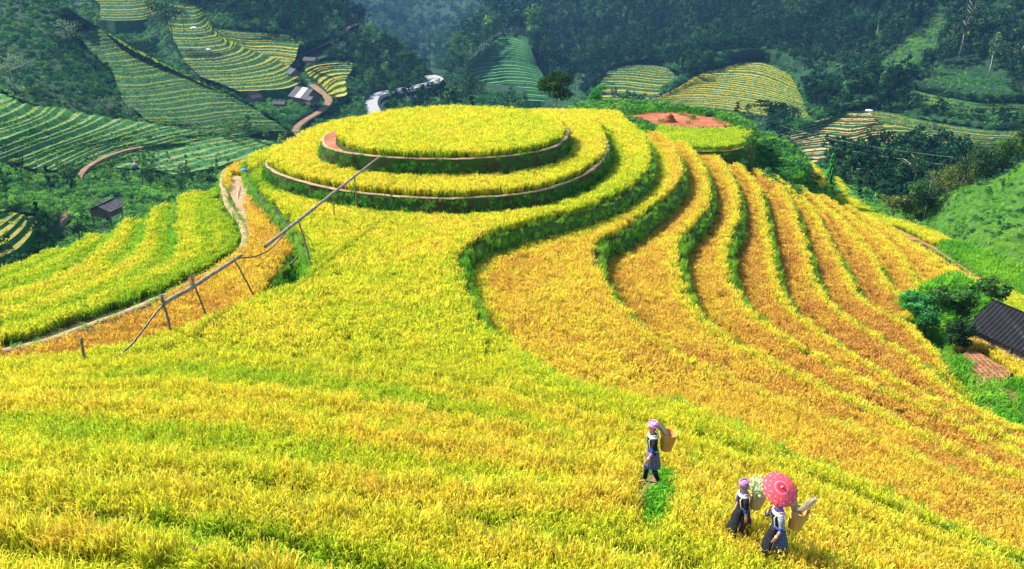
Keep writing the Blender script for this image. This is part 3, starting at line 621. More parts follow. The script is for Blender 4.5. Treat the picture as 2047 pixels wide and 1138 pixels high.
stack('A', [(-35.5, [(-300, 190), (-200, 176), (-80, 160), (-30, 170)]), (-37, [(-200, 252), (-60, 240), (0, 224), (38, 204)]), (-40, [(-60, 300), (20, 272), (100, 240), (128, 218)]), (-43.5, [(30, 325), (120, 290), (200, 262), (250, 240)]), (-46, [(110, 345), (200, 300), (300, 272), (370, 256)]), (-48.5, [(220, 330), (320, 300), (410, 284), (480, 272)]), (-50.5, [(350, 348), (430, 334), (500, 312), (572, 288)])], 30, T_GREEN, 25, rm=RISER_A, jit=.7, back=.5)
stack('A', [(-32.6, [(-200, 470), (-60, 452), (0, 430), (22, 420)]), (-33.4, [(-200, 520), (-60, 498), (10, 470), (50, 430)]), (-34.3, [(-160, 560), (-20, 520), (45, 490), (78, 440)])], 5, T_DULL, 26, rm=RISER_A, jit=.3, back=.25)
def conform(key, P, z=None):
    C_ = resample(catmull(P, 12), n=160); W = at_z(C_[:, 0], C_[:, 1], z) if z is not None else at_d(C_[:, 0], C_[:, 1], C_[:, 2])
    u, v, _ = proj(W); STK.setdefault(key, []).append((W, [(0, 0), (1, 0), (0, 1)], 22))
ROADP = [(752, 250), (748, 228), (741, 208), (752, 192), (790, 183), (830, 176), (858, 169), (874, 163), (872, 157), (860, 153)]
TR1 = [(712, 52, 440), (695, 60, 432), (672, 80, 420), (635, 98, 405), (605, 112, 396), (593, 128, 385), (596, 138, 375)]
TR2 = [(625, 172, 318), (645, 188, 308), (658, 205, 298), (640, 225, 284), (608, 245, 266), (592, 262, 254), (596, 285, 240)]
TR3 = [(158, 360, 158), (172, 340, 164), (205, 320, 172), (250, 304, 180), (285, 297, 184)]
conform('R', ROADP, -60.5); conform('T', TR1); conform('T', TR2)
HP = [p for _, p, _ in STK['H']]; AP = [p for _, p, _ in STK['A']]; BPX = [p for _, p, _ in STK['B']]; CPX = [p for _, p, _ in STK['C']]
# valley floor to the horizon
gv = [(-5000, -300, -175), (5000, -300, -175), (5000, 7000, -175), (-5000, 7000, -175)]
tag(obj('valley_floor', gv, [(0, 1, 2, 3)], [HILLM]), kind='structure')
# E: blue mountains closing the valley
WE = sheet('mountain', [[(420, -330, 1500), (700, -330, 1450), (900, -330, 1350), (1150, -330, 1200), (1500, -330, 1100)],
                        [(420, 0, 1150), (700, 0, 1130), (900, 0, 1050), (1100, 0, 950), (1500, 0, 900)],
                        [(420, 110, 950), (700, 100, 930), (860, 110, 850), (1000, 100, 780), (1300, 100, 760)],
                        [(420, 260, 700), (700, 240, 700), (860, 200, 690), (1000, 190, 660), (1300, 200, 640)]], 130, 90, 42, .012, seed=3, own='E')
brush(WE, .018, .30, 1.5, 'blue hazy woods on the farthest mountain', exc=[[(x, y+d) for x, y in STK['E'][0][1]] for d in (0, 14)], ps=PS_TREE, seed=31, cat='woods', name='woods', nf=.02)
# G: dark wooded mountain on the right
WG = sheet('mountain', [[(930, -330, 1000), (1100, -330, 800), (1300, -330, 700), (1500, -330, 640), (1700, -330, 560), (1900, -330, 480), (2300, -330, 420)],
                        [(960, -20, 760), (1130, -10, 640), (1300, 0, 580), (1500, 0, 520), (1680, 10, 450), (1880, 10, 390), (2300, 0, 340)],
                        [(985, 90, 680), (1140, 90, 560), (1300, 90, 510), (1500, 90, 450), (1660, 110, 400), (1850, 110, 345), (2300, 100, 290)],
                        [(1010, 180, 600), (1150, 175, 500), (1300, 165, 450), (1480, 160, 390), (1640, 200, 345), (1820, 200, 305), (2300, 220, 240)],
                        [(1020, 300, 480), (1150, 300, 450), (1300, 300, 400), (1480, 300, 360), (1640, 330, 320), (1820, 330, 290), (2300, 340, 225)]], 150, 100, 16, .03, seed=8, endamp=.1, own='H')
GRASS1 = [(1745, 135), (1758, 120), (1800, 90), (1845, 45), (1872, 20), (1895, 35), (1880, 60), (1872, 95), (1862, 112), (1840, 122), (1800, 140), (1770, 150)]
GRASS2 = [(1822, 165), (1850, 150), (1890, 138), (1960, 132), (2000, 150), (2030, 185), (2015, 198), (1950, 188), (1880, 182), (1830, 175)]
H1P = [(1175, 205), (1210, 165), (1255, 130), (1310, 125), (1375, 145), (1330, 170), (1310, 215), (1180, 215)]
H2P = [(1290, 205), (1360, 165), (1430, 130), (1520, 118), (1580, 140), (1640, 190), (1620, 240), (1480, 240)]
H3P = [(1565, 285), (1640, 240), (1750, 215), (1810, 165), (1900, 190), (2047, 205), (2200, 230), (2200, 340), (1900, 330), (1660, 330)]
CORR = [(1540, 120), (1600, 150), (1620, 175), (1575, 190), (1530, 150)]
E2P = [[(x, y+d) for x, y in STK['E'][0][1]] for d in (0, 14)]
exg = [GRASS1, GRASS2]+HP+[[(x, y+14) for x, y in Q] for Q in HP]+E2P+[[(x, y+26) for x, y in Q] for Q in (GRASS1, GRASS2)]
brush(WG, .12, .09, .85, 'dark dense woods on the steep mountain across the valley', exc=exg+[CORR], ps=PS_TREE, seed=32, cat='woods', name='woods', nf=.02)  # cloud shade over this mountain put into the low leaf tone
brush(WG, .05, .40, 1.3, 'green shrubs between the woods on the steep mountain', exc=HP+[GRASS1, GRASS2], seed=33, nf=.03)
brush(WG, .5, 1.0, .7, 'bright green scrub in the wedge-shaped clearing', inc=[GRASS1, CORR], seed=34, nf=.06)
brush(WG, .5, .7, .55, 'low green crop on the domed field below the pines', inc=[GRASS2], seed=35, nf=.06)
brush(WG, .30, .5, .85, 'green shrubs around the small lit knolls', inc=[[(1140, 95), (1640, 80), (1700, 250), (1140, 235)]], exc=HP, seed=57)
brush(WG, .12, .5, 1.1, 'shrubs along the foot of the wooded mountain', inc=[[(1000, 150), (1180, 130), (1400, 120), (1560, 90), (1640, 150), (1700, 230), (1600, 300), (1300, 260), (1000, 260)]], exc=[H1P, H2P, H3P, GRASS1, GRASS2], seed=36)
# E2: pale green spur with faint terraces
# H1, H2, H3: lit terraces on the right side of the valley
WH1 = sheet('hillside', [[(1090, 175, 480), (1200, 135, 470), (1300, 115, 440), (1400, 110, 410), (1520, 95, 385), (1640, 120, 360), (1750, 130, 340)],
                   [(1090, 210, 420), (1200, 175, 425), (1300, 160, 395), (1400, 160, 365), (1520, 150, 345), (1640, 180, 315), (1750, 190, 290)],
                   [(1090, 280, 330), (1200, 280, 310), (1300, 280, 290), (1400, 280, 270), (1520, 280, 260), (1640, 280, 250), (1750, 280, 240)]], 90, 60, 2, .06, own='H')
WH = sheet('hillside', [[(1540, 260, 270), (1640, 215, 285), (1740, 190, 290), (1810, 152, 298), (1900, 160, 285), (2047, 190, 265), (2300, 220, 250)],
                   [(1520, 290, 235), (1620, 262, 245), (1740, 240, 250), (1830, 215, 255), (1930, 230, 245), (2047, 250, 235), (2300, 280, 220)],
                   [(1500, 330, 200), (1620, 330, 200), (1740, 320, 200), (1830, 320, 200), (1930, 330, 195), (2047, 330, 190), (2300, 350, 180)]], 90, 60, 2, .06, own='H')
brush(WH1, .12, .45, 1.0, 'green shrubs round the small terraced knolls', exc=HP, seed=52)
brush(WH, .3, .62, .9, 'green shrubs and grass between the stubble terraces', exc=HP+[GRASS2], seed=53)
brush(WH, .5, .7, .55, 'low green crop on the near side of the domed field', inc=[GRASS2], seed=54)
brush(WH, .10, .5, .9, 'green shrubs beside the stubble terraces on the right', inc=[[(1540, 250), (1640, 205), (1740, 195), (1790, 165), (1800, 200), (1735, 215), (1640, 232), (1560, 280)], [(1990, 150), (2100, 150), (2100, 400), (2010, 330), (2030, 260)]], seed=37)
# I: dark wood in the ravine, and the ravine itself
WI = sheet('ravine', [[(1560, 345, 190), (1660, 322, 192), (1760, 310, 192), (1860, 315, 186), (1960, 325, 172), (2080, 300, 156), (2300, 260, 146)],
                      [(1560, 368, 160), (1660, 350, 162), (1760, 345, 162), (1860, 345, 155), (1960, 345, 145), (2080, 320, 135), (2300, 300, 125)],
                      [(1560, 400, 135), (1660, 400, 135), (1760, 400, 132), (1860, 400, 125), (1960, 380, 118), (2080, 360, 112), (2300, 340, 105)],
                      [(1560, 520, 110), (1660, 500, 108), (1760, 480, 104), (1860, 470, 98), (1960, 440, 95), (2080, 420, 90), (2300, 400, 84)]], 60, 40, 3, .08)
WOODI = [(1650, 310), (1700, 300), (1760, 300), (1830, 312), (1900, 320), (1925, 340), (1930, 400), (1880, 450), (1760, 450), (1690, 400), (1650, 350)]
brush(WI, .13, .10, .62, 'very dark wood filling the ravine behind the right flank', inc=[WOODI], ps=PS_TREE, seed=38, cat='woods', name='woods')
brush(WI, .4, .35, 1.2, 'dark shrubs on the ravine sides', seed=39)
# J: bright green slope at the right edge
WJ = sheet('hillside', [[(1700, 400, 118), (1800, 412, 106), (1850, 420, 98), (1920, 378, 94), (1990, 352, 92), (2060, 328, 88), (2300, 270, 84)],
                        [(1700, 430, 105), (1800, 440, 98), (1850, 446, 92), (1920, 425, 87), (1990, 410, 84), (2060, 395, 80), (2300, 370, 76)],
                        [(1700, 460, 96), (1800, 465, 92), (1850, 470, 87), (1920, 470, 82), (1990, 475, 77), (2060, 480, 74), (2300, 500, 68)],
                        [(1700, 560, 84), (1800, 560, 82), (1850, 570, 79), (1920, 580, 75), (1990, 585, 71), (2060, 600, 67), (2300, 640, 62)]], 80, 50, 4, .12, mat=GRASSY)
brush(WJ, 7, .72, .9, 'bright green grass and fern on the slope at the right edge', ps=PS_WEED, seed=40, cat='grass', va=1.7, nf=.22, name='slope_grass', sclz=1.3)
brush(WJ, .5, .55, .42, 'low bright shrubs dotted over the slope at the right edge', seed=41, nf=.3, va=1.6)
# D: wooded spur with the roads, carrying the upper gold terraces
DR = [[(80, -330, 720), (350, -330, 700), (500, -330, 680), (640, -250, 620), (720, -190, 560), (790, -120, 520), (850, -60, 500), (900, 0, 480)],
      [(80, -90, 560), (350, -90, 545), (500, -75, 530), (630, -10, 480), (705, 42, 440), (772, 78, 420), (832, 125, 402), (862, 162, 386)],
      [(120, 45, 430), (340, 50, 420), (480, 60, 410), (600, 85, 400), (680, 95, 395), (750, 118, 385), (812, 143, 380), (856, 172, 372)],
      [(180, 165, 335), (350, 165, 328), (480, 160, 328), (600, 155, 336), (680, 155, 342), (742, 172, 345), (795, 186, 350), (856, 190, 352)],
      [(180, 300, 232), (400, 300, 226), (500, 270, 238), (600, 262, 250), (680, 250, 268), (745, 236, 288), (800, 226, 304), (900, 212, 316)]]
DR[0] = [(80, -330, 720), (350, -330, 700), (500, -330, 680), (640, -20, 500), (712, 36, 456), (780, 72, 436), (840, 120, 418), (872, 160, 402)]
WD = sheet('spur', DR, 140, 90, 3.0, .05, seed=12, own='CRT')
CTP = [(200, -60), (330, -60), (360, 40), (420, 45), (520, 75), (600, 70), (625, 120), (700, 118), (720, 150), (690, 195), (640, 195), (600, 190), (560, 200), (440, 150), (330, 60), (200, 42)]
TRK = [(722, 52), (700, 50), (672, 75), (635, 95), (600, 112), (588, 130), (597, 136), (615, 118), (645, 100), (680, 82), (712, 66)]
RDP = [(735, 235), (732, 200), (750, 182), (800, 176), (850, 166), (865, 158), (845, 146), (885, 148), (890, 170), (850, 182), (775, 196), (768, 230)]
TRX = [[(x, y+d) for x, y in TRK] for d in (0, 8, 16)]; RDX = [[(x, y+d) for x, y in RDP] for d in (0, 8, 15)]+[[(x, y+14) for x, y in RDP if x > 775]]
YARD = [(570, 175), (640, 165), (668, 205), (640, 250), (600, 285), (575, 285), (580, 250), (610, 220)]
SUMM = [(560, -400), (640, -400), (640, 10), (715, 45), (690, 60), (560, 68), (420, 40), (330, 20), (330, -400)]
brush(WD, .09, .25, .85, 'dark woods on top of the spur above the dirt track', inc=[[(430, -300), (900, -300), (900, 60), (720, 50), (690, 52), (610, 85), (500, 55), (400, 25), (330, 10), (335, -300)]], exc=TRX, ps=PS_TREE, seed=42, cat='woods', name='woods')
brush(WD, .07, .38, .7, 'small trees on the wooded spur above the bend of the road', inc=[[(690, 60), (800, 90), (870, 165), (840, 175), (740, 182), (700, 150), (640, 110)]], exc=TRX+RDX, ps=PS_TREE, seed=43, cat='woods', name='woods')
brush(WD, .3, .42, 1.15, 'green shrubs over the spur and round the upper terraces', exc=CPX+TRX+RDX+[ [(612, 165), (640, 165), (668, 205), (640, 235), (600, 285), (580, 285), (595, 240), (650, 208)]], seed=44)
sheet('roadside', [[(850, 135, 430), (900, 142, 425), (960, 168, 420), (1050, 195, 420)], [(840, 172, 374), (900, 178, 366), (960, 185, 360), (1050, 195, 350)],
                   [(735, 215, 330), (850, 205, 325), (960, 215, 310), (1050, 220, 300)], [(700, 300, 220), (850, 300, 215), (960, 300, 210), (1050, 300, 205)]], 70, 60, 2, .06, own='R')
WRS = sheet('roadside', [[(880, 150, 400), (920, 152, 396), (960, 165, 388), (1050, 178, 380)], [(790, 202, 322), (880, 186, 345), (960, 190, 336), (1050, 200, 330)],
                   [(765, 240, 270), (850, 235, 265), (960, 235, 260), (1050, 240, 255)]], 70, 50, 2, .06, seed=5, own='R')
brush(WRS, .3, .4, 1.1, 'dark shrubs on the slope below the paved road', exc=RDX+[[(955, 0), (1100, 0), (1100, 190), (970, 185)]], seed=45)
brush(WRS, .02, .3, .75, 'small dark trees below the paved road', exc=RDX+[[(935, 0), (1100, 0), (1100, 215), (950, 215)]], ps=PS_TREE, seed=46, cat='woods', name='woods')
# C: gold terraces above the farm
# B: left ridge: shrubs on its face, green terraces on its right flank
BR = [[(-200, -330, 430), (-20, -330, 430), (60, -60, 340), (120, 5, 308), (250, 95, 285), (400, 162, 264), (500, 208, 250), (590, 268, 236), (620, 290, 230)],
      [(-200, 20, 305), (-20, 20, 300), (60, 40, 296), (150, 80, 285), (240, 150, 264), (340, 190, 252), (430, 220, 245), (530, 262, 234), (600, 300, 226)],
      [(-200, 180, 240), (-20, 180, 236), (60, 190, 233), (150, 215, 228), (240, 250, 222), (330, 270, 222), (430, 285, 224), (530, 300, 222), (600, 330, 215)],
      [(-200, 330, 196), (-20, 330, 194), (60, 330, 192), (150, 340, 190), (240, 350, 188), (330, 360, 190), (430, 360, 196), (530, 360, 200), (600, 370, 200)]]
WB = sheet('hillside', BR, 140, 80, 4, .05, seed=14, own='B')
TB = [(150, 60), (215, 62), (330, 130), (480, 195), (585, 272), (560, 280), (430, 275), (340, 250), (280, 215), (235, 160), (180, 105)]
brush(WB, .42, .36, 1.05, 'dark green shrubs covering the face of the left ridge', exc=BPX, seed=47, nf=.03)
brush(WB, .012, .55, .5, 'small loose trees among the shrubs of the left ridge', exc=[TB], ps=PS_TREE, seed=48, cat='woods', name='woods')
# A: lower left slope: shrubs, hut, cut-rice terraces
AR = [[(-200, 130, 215), (-20, 172, 208), (60, 205, 208), (200, 245, 209), (330, 262, 210), (450, 280, 208), (570, 295, 206), (680, 300, 205)],
      [(-200, 280, 168), (-20, 290, 168), (60, 300, 170), (200, 320, 172), (330, 330, 172), (450, 340, 175), (570, 345, 175), (680, 350, 175)],
      [(-200, 400, 128), (-20, 400, 128), (60, 402, 128), (200, 405, 128), (330, 400, 134), (450, 395, 145), (570, 390, 150), (680, 390, 150)],
      [(-200, 520, 92), (-20, 520, 94), (60, 520, 96), (200, 500, 100), (330, 470, 112), (450, 450, 122), (570, 440, 130), (680, 430, 135)],
      [(-200, 700, 62), (-20, 700, 64), (60, 680, 68), (200, 620, 80), (330, 560, 92), (450, 520, 100), (570, 500, 105), (680, 490, 110)]]
WA = sheet('hillside', AR, 110, 90, 3, .09, seed=15, own='A')
TA = [(-60, 180), (0, 190), (160, 225), (330, 252), (570, 288), (560, 300), (480, 345), (400, 350), (300, 300), (220, 305), (150, 358), (100, 340), (60, 300), (-60, 300)]
TLL = [(-60, 430), (0, 420), (60, 425), (80, 450), (70, 500), (0, 520), (-60, 520)]
brush(WA, 1.0, .70, .8, 'thick green shrubs on the slope around the stilted hut', exc=AP+[[(150, 362), (172, 335), (205, 314), (260, 298), (335, 286), (335, 296), (262, 310), (214, 326), (182, 345), (166, 365)], [(88, 470), (112, 430), (150, 430), (150, 455), (110, 480)], [(192, 400), (244, 400), (244, 445), (192, 445)]], seed=49, nf=.07)
brush(WA, .02, .45, .5, 'small bushy trees on the slope around the stilted hut', exc=[TA, TLL, [(150, 380), (280, 380), (280, 470), (150, 470)]], ps=PS_TREE, seed=50, cat='woods', name='woods')
FARR = np.vstack(FARR); FARW = np.vstack(FARW); u, v, dp = proj(FARR[:, :3]); FARR = FARR[(u > -150) & (u < 2200) & (v > -150)]; u, v, dp = proj(FARW[:, :3]); FARW = FARW[(u > -150) & (u < 2200) & (v > -150) & ((FARW[:, 4] == 1) | (RNG.random(len(FARW)) < .25))]
k = RNG.random(len(FARR)) < .45; FARR = FARR[k]
scatter('far_rice', FARR[:, :3], PS_RICEF, FARR[:, 3]+(fbm(FARR[:, 0]*.05, FARR[:, 1]*.05, 2)-.5)*.5+RNG.normal(0, .08, len(FARR)), RNG.uniform(.7, 1.2, len(FARR)), 'ripening rice on the narrow far terraces across the valleys', 'rice', .2, sclz=RNG.uniform(.5, .8, len(FARR)))
scatter('far_weeds', FARW[:, :3], PS_WEED, .06+(fbm(FARW[:, 0]*.06, FARW[:, 1]*.06, 4)-.5)*.7+RNG.normal(0, .15, len(FARW)), RNG.uniform(.9, 1.7, len(FARW)), 'grass and weeds on the banks of the far terraces', 'grass', .3)
# ribbons: roads and paths
def ribbon(name, P, width, mat, z=None, D=None, n=60, lift=.25, thick=.3):
    C_ = resample(catmull(P, 12), n=n); W = at_z(C_[:, 0], C_[:, 1], z) if z is not None else at_d(C_[:, 0], C_[:, 1], C_[:, 2])
    T = np.gradient(W[:, :2], axis=0); T /= np.linalg.norm(T, axis=1)[:, None]; N = np.c_[-T[:, 1], T[:, 0], np.zeros(n)]*width/2
    up = np.array([0, 0, lift]); dn = np.array([0, 0, thick])
    V = np.vstack([W-N+up, W+N+up, W-N*1.3+up-dn, W+N*1.3+up-dn]); Fc = []
    for k in range(n-1): Fc += [(k, k+1, n+k+1, n+k), (2*n+k, 2*n+k+1, k+1, k), (n+k, n+k+1, 3*n+k+1, 3*n+k)]
    tag(obj(name, V, Fc, [mat]), kind='structure'); return W, N
CONC = noise_mat('concrete', [(.3, (.20, .20, .195)), (.7, (.28, .28, .27))], .4, .85, 5)
TRACKM = noise_mat('track_clay', [(.3, (.11, .065, .03)), (.6, (.19, .12, .065)), (.8, (.27, .19, .11))], .5, .95, 6)
ROADW, ROADN = ribbon('road', ROADP, 5.0, CONC, z=-60.5, lift=.5, thick=1)
ribbon('dirt_track', TR1, 2.2, TRACKM, lift=1.0, thick=.3)
ribbon('dirt_track', TR2, 2.1, TRACKM, lift=.6, thick=.3)
ribbon('dirt_path', TR3, 1.1, TRACKM, lift=.4, thick=.3)
ribbon('dirt_path', [(92, 472, 110), (115, 448, 116), (140, 434, 120), (150, 440, 119)], 2.2, TRACKM, lift=.7, thick=.5)
# bunds and paths on the hill itself
def bund(P2, z, width, hgt, mat, name='bund'):
    L = resample(P2, .4); n = len(L); T = np.gradient(L, axis=0); T /= np.linalg.norm(T, axis=1)[:, None]; N = np.c_[-T[:, 1], T[:, 0]]
    L = L+(np.c_[fbm(L[:, 0]*1.1, L[:, 1]*1.1, 4), fbm(L[:, 0]*1.1, L[:, 1]*1.1, 9)]-.5)*.3
    prof = [(-.5, -.15), (-.42, .6), (-.15, 1), (.15, 1), (.42, .6), (.5, -.15)]; V = []
    wj = width*(.5+1.0*fbm(L[:, 0]*.9, L[:, 1]*.9, 7))
    for a, b in prof: V.append(np.c_[L+N*(a*wj)[:, None], np.full(n, z+b*hgt)])
    V = np.vstack(V); Fc = [(r*n+k, r*n+k+1, (r+1)*n+k+1, (r+1)*n+k) for r in range(len(prof)-1) for k in range(n-1)]
    return tag(obj(name, V, Fc, [mat], None, True), kind='structure')
bund(offset(ring, -.12)[4:-5], ZRG, .26, .06, PATHM); bund(offset(top, -.12)[:-3], ZP, .26, .06, PATHM)
pl = pxline([(520, 318), (470, 334), (448, 346), (446, 372), (455, 405), (477, 440), (490, 470), (489, 492), (470, 514), (404, 556), (304, 604), (204, 644), (104, 678), (0, 704), (-250, 745)], -16.8)
bund(pl, -16.8, .46, .12, PATHM, 'dirt_path')
def patch(name, P, z, mat, lift=.03):
    C_ = catmull(P, 6, True); W = at_z(C_[:, 0], C_[:, 1], z+lift); return tag(obj(name, W, tess(W[:, :2]), [mat]), kind='structure')
patch('bare_soil', [(462, 352), (490, 356), (497, 385), (492, 425), (503, 470), (500, 505), (480, 512), (494, 480), (485, 445), (470, 410), (458, 380)], -16.8, PATHM)
patch('bare_soil', [(652, 270), (672, 262), (672, 290), (690, 303), (660, 296), (648, 285)], ZP, REDM)
SOILP = noise_mat('trodden_soil', [(.3, (.10, .065, .03)), (.7, (.24, .16, .085))], 4, .95, 6, .6, 12)
patch('dirt_path', [(1299, 950), (1312, 957), (1307, 985), (1294, 1010), (1296, 1062), (1280, 1060), (1279, 1000), (1290, 968)], -12.1, SOILP, .04)
PLM = noise_mat('ploughed_field', [(.3, (.16, .06, .03)), (.6, (.32, .14, .07)), (.8, (.45, .24, .13))], 1.6, .95, 7, .9, 5)
patch('bare_soil', [(1770, 452), (1800, 460), (1880, 500), (1960, 550), (2015, 592), (1985, 592), (1900, 538), (1800, 474)], -28.2, PLM)
patch('ploughed_field', PLOUGH, -23.3, PLM)
patch('ploughed_field', [(1990, 775), (2010, 770), (2060, 800), (2100, 850), (2040, 830)], -23.3, PLM)
# haze: the valley air
hb = MB().box((0, 2600, -20), (6400, 5700, 330)); hm, n_, o_ = newmat('haze'); pv = n_.nodes.new('ShaderNodeVolumePrincipled')
pv.inputs['Color'].default_value = (.24, .55, 1.0, 1); pv.inputs['Density'].default_value = .00012; pv.inputs['Anisotropy'].default_value = .1
n_.links.new(pv.outputs[0], o_.inputs['Volume'])
haze = hb.build('haze', [hm]); tag(haze, 'thin blue haze in the valley air', 'haze', kind='stuff')

X = RNG.uniform(2, 9, 12000); Y = RNG.uniform(12, 20, 12000); Z, _ = lookup(X, Y); u, v, dp = proj(np.stack([X, Y, Z], -1))
m = inpoly(u, v, [(1314, 955), (1336, 958), (1336, 1000), (1328, 1045), (1320, 1068), (1298, 1066), (1298, 1020), (1312, 985)]) & (Z > -20)
scatter('bund_grass', np.stack([X, Y, Z], -1)[m][:700], PS_WEED, RNG.uniform(.3, .85, min(700, m.sum())), RNG.uniform(.8, 1.7, min(700, m.sum())), 'bright green grass on the little bund beside the walking woman', 'grass', .3)

X = RNG.uniform(20, 45, 1); q = []
for i in np.arange(22, 40, .3):
    for j in np.arange(34, 56, .3): q.append((i+random.uniform(-.05, .05), j+random.uniform(-.05, .05), -23.27))
q = np.array(q); u, v, dp = proj(q); m = inpoly(u, v, [(x, y+2) for x, y in PLOUGH]) | inpoly(u, v, [(1990, 775), (2010, 770), (2060, 800), (2100, 850), (2040, 830)])
scatter('stubble', q[m], PS_WEED, RNG.uniform(0, .25, m.sum()), .45, 'rows of dark rice stubble on the small ploughed plot', 'stubble', .2)
# ------------------------------------------------------------------ trees and shrubs that stand alone: trunk + crown
def tonemat(name, a, b, c, trans=.28): return leaf_mat(name, [(0, a), (.5, b), (1, c)], inst=False, trans=trans)
TM = {'dark': tonemat('dark_leaves', (.008, .028, .014), (.02, .06, .022), (.06, .12, .03)), 'mid': tonemat('green_leaves', (.02, .07, .02), (.05, .15, .03), (.13, .26, .05)),
      'forest': tonemat('forest_leaves', (.008, .030, .010), (.022, .065, .018), (.08, .14, .03)),
      'bright': tonemat('bright_leaves', (.02, .12, .03), (.04, .22, .05), (.10, .34, .08)), 'pale': tonemat('pale_leaves', (.06, .13, .06), (.14, .24, .11), (.28, .38, .20)),
      'olive': tonemat('olive_leaves', (.03, .06, .015), (.09, .14, .03), (.22, .27, .06))}
PALEB = noise_mat('pale_bark', [(.3, (.22, .19, .15)), (.7, (.48, .44, .38))], 5, .9)
def settone(me, vals): me.attributes.new('tone', 'FLOAT', 'POINT').data.foreach_set('value', np.asarray(vals, np.float32))
def cards_obj(name, B, mat, parent, rs=0):
    me = leafmesh(name, B, [mat]); r = random.Random(rs); t = []
    for b in B:
        q = r.random(); t += [q]*(2*len(b[0]))
    settone(me, t); return link(bpy.data.objects.new(name, me), parent)
def tree(name, u, v, D, h, kind, mat, label, cat='tree', group=None, w=1.0, seed=0, bark=None, lean=0, zoff=0, n=420, cs=None):
    """u, v: the photo point of its foot; h: height in photo pixels"""
    loc = at_d(u, v, D); s = np.linalg.norm(loc)/F; H = h*s/math.cos(PITCH)*1.02; r = random.Random(seed+int(u)); loc = loc+np.array([0, 0, zoff])
    o = empty(name, loc, label, cat, group); W = w*H; cs = cs or max(.04*H, .10); n = int(n*1.5)
    tr = MB(); bark = bark or BARK
    if kind == 'bush':
        for k in range(5):
            a = r.uniform(0, 6.28); tr.tube([(0, 0, -.3), (math.cos(a)*W*.12, math.sin(a)*W*.12, H*.35), (math.cos(a)*W*.3, math.sin(a)*W*.3, H*.7)], [.014*H, .008*H, .003*H], 6)
        B = crown_cards(r, int(n*1.8), W*.5, H*.48, H*.5, cs*.8, 16)
    elif kind == 'spiky':
        B = []
        for k in range(n):
            a = r.uniform(0, 6.28); z = r.uniform(.02, 1)*H; q = W*.5*(1-z/H*.85)*r.uniform(.3, 1); d = (math.cos(a), math.sin(a))
            B.append(([(0, 0, z*.8), (d[0]*q*.6, d[1]*q*.6, z+.05*H), (d[0]*q*1.2, d[1]*q*1.2, z-.02*H)], [cs*.3, cs*.6, cs*.05], 0, r.uniform(.7, 1.2), 0, (-d[1], d[0], 0)))
        tr.tube([(0, 0, -.3), (0, 0, H*.9)], [.03*H, .006*H], 6)
    else:
        lx = lean*H; P = [(0, 0, -.5), (lx*.2+.01*H, 0, H*.3), (lx*.6, .01*H, H*.6), (lx, 0, H*.92)]
        tr.tube(P, [H*.016, H*.012, H*.008, H*.003], 7)
        nl = 9 if kind == 'tall' else 6
        for k in range(nl):
            a = r.uniform(0, 6.28); z0 = H*(r.uniform(.5, .85) if kind == 'tall' else r.uniform(.25, .6)); q = W*.4; f = z0/H
            tr.tube([(lx*f, 0, z0), (lx*f+math.cos(a)*q*.5, math.sin(a)*q*.5, z0+H*.08), (lx*f+math.cos(a)*q, math.sin(a)*q, z0+H*.15)], [H*.008, H*.005, H*.002], 5)
        if kind == 'round': B = crown_cards(r, n, W*.5, H*.40, H*.58, cs, 14)
        elif kind == 'tall': B = crown_cards(r, n, W*.5, H*.28, H*.72, cs, 11, cx=lx*.7)
        elif kind == 'cone': B = crown_cards(r, n, W*.5, H*.45, H*.55, cs, 16, cone=True)
        elif kind == 'tiers':
            B = []
            for z0, rr, dx in ((.5, .32, -.2), (.66, .5, .12), (.80, .42, -.08), (.93, .26, .06)):
                B += crown_cards(r, n//4, W*rr, H*.05, H*z0, cs, 6, cx=lx*z0+dx*W)
    tr.build('trunk' if kind != 'bush' else 'stem', [bark], o, True); cards_obj('crown' if kind != 'bush' else 'foliage', B, TM[mat], o, seed+int(u)); return o
tree('broadleaf_tree', 1112, 214, 86, 62, 'round', 'forest', 'dark bushy tree on the skyline just behind the back edge of the rice fields', w=1.22, n=5200, cs=.15)
tree('small_tree', 1190, 208, 88, 34, 'round', 'bright', 'small bright green round tree right of the dark bushy skyline tree', w=1.15, n=1500, cs=.11)
tree('pine_tree', 1521, 268, 118, 60, 'tiers', 'dark', 'scraggly pine with flat branch tiers behind the red clay terrace', w=.95, lean=-.12, n=900, cs=.20)
tree('pine_tree', 1471, 240, 132, 36, 'cone', 'dark', 'dark small conifer at the foot of the lit terraces, left of the pair', w=.7, n=500)
tree('pine_tree', 1492, 242, 134, 34, 'cone', 'dark', 'dark small conifer at the foot of the lit terraces, right of the pair', w=.8, n=500)
tree('banana_plant', 1657, 375, 88, 56, 'spiky', 'bright', 'spiky green plant at the tip of the low yellow rice terrace', 'plant', w=.7, n=240, cs=.30)
tree('broadleaf_tree', 218, 232, 214, 34, 'round', 'pale', 'pale silvery tree in the gully, left one of the two', w=1.1, n=600)
tree('broadleaf_tree', 271, 240, 214, 36, 'round', 'pale', 'pale silvery tree in the gully, right one of the two', w=1.0, n=600)
tree('broadleaf_tree', 377, 264, 214, 26, 'tall', 'pale', 'thin pale tree above the lower left terraces', w=.9, n=350)
tree('broadleaf_tree', 463, 284, 212, 44, 'round', 'mid', 'wide green tree at the right end of the lower left terraces', w=1.0, n=700)
tree('broadleaf_tree', 500, 282, 212, 52, 'cone', 'mid', 'taller pointed green tree at the right end of the lower left terraces', w=.55, n=700)
tree('broadleaf_tree', 28, 178, 232, 50, 'tall', 'pale', 'spreading tree with a pale forked trunk on the left ridge', w=1.3, n=500, bark=PALEB)
tree('broadleaf_tree', 140, 92, 292, 42, 'round', 'pale', 'pale grey-green tree near the top of the left ridge', w=1.3, n=600)
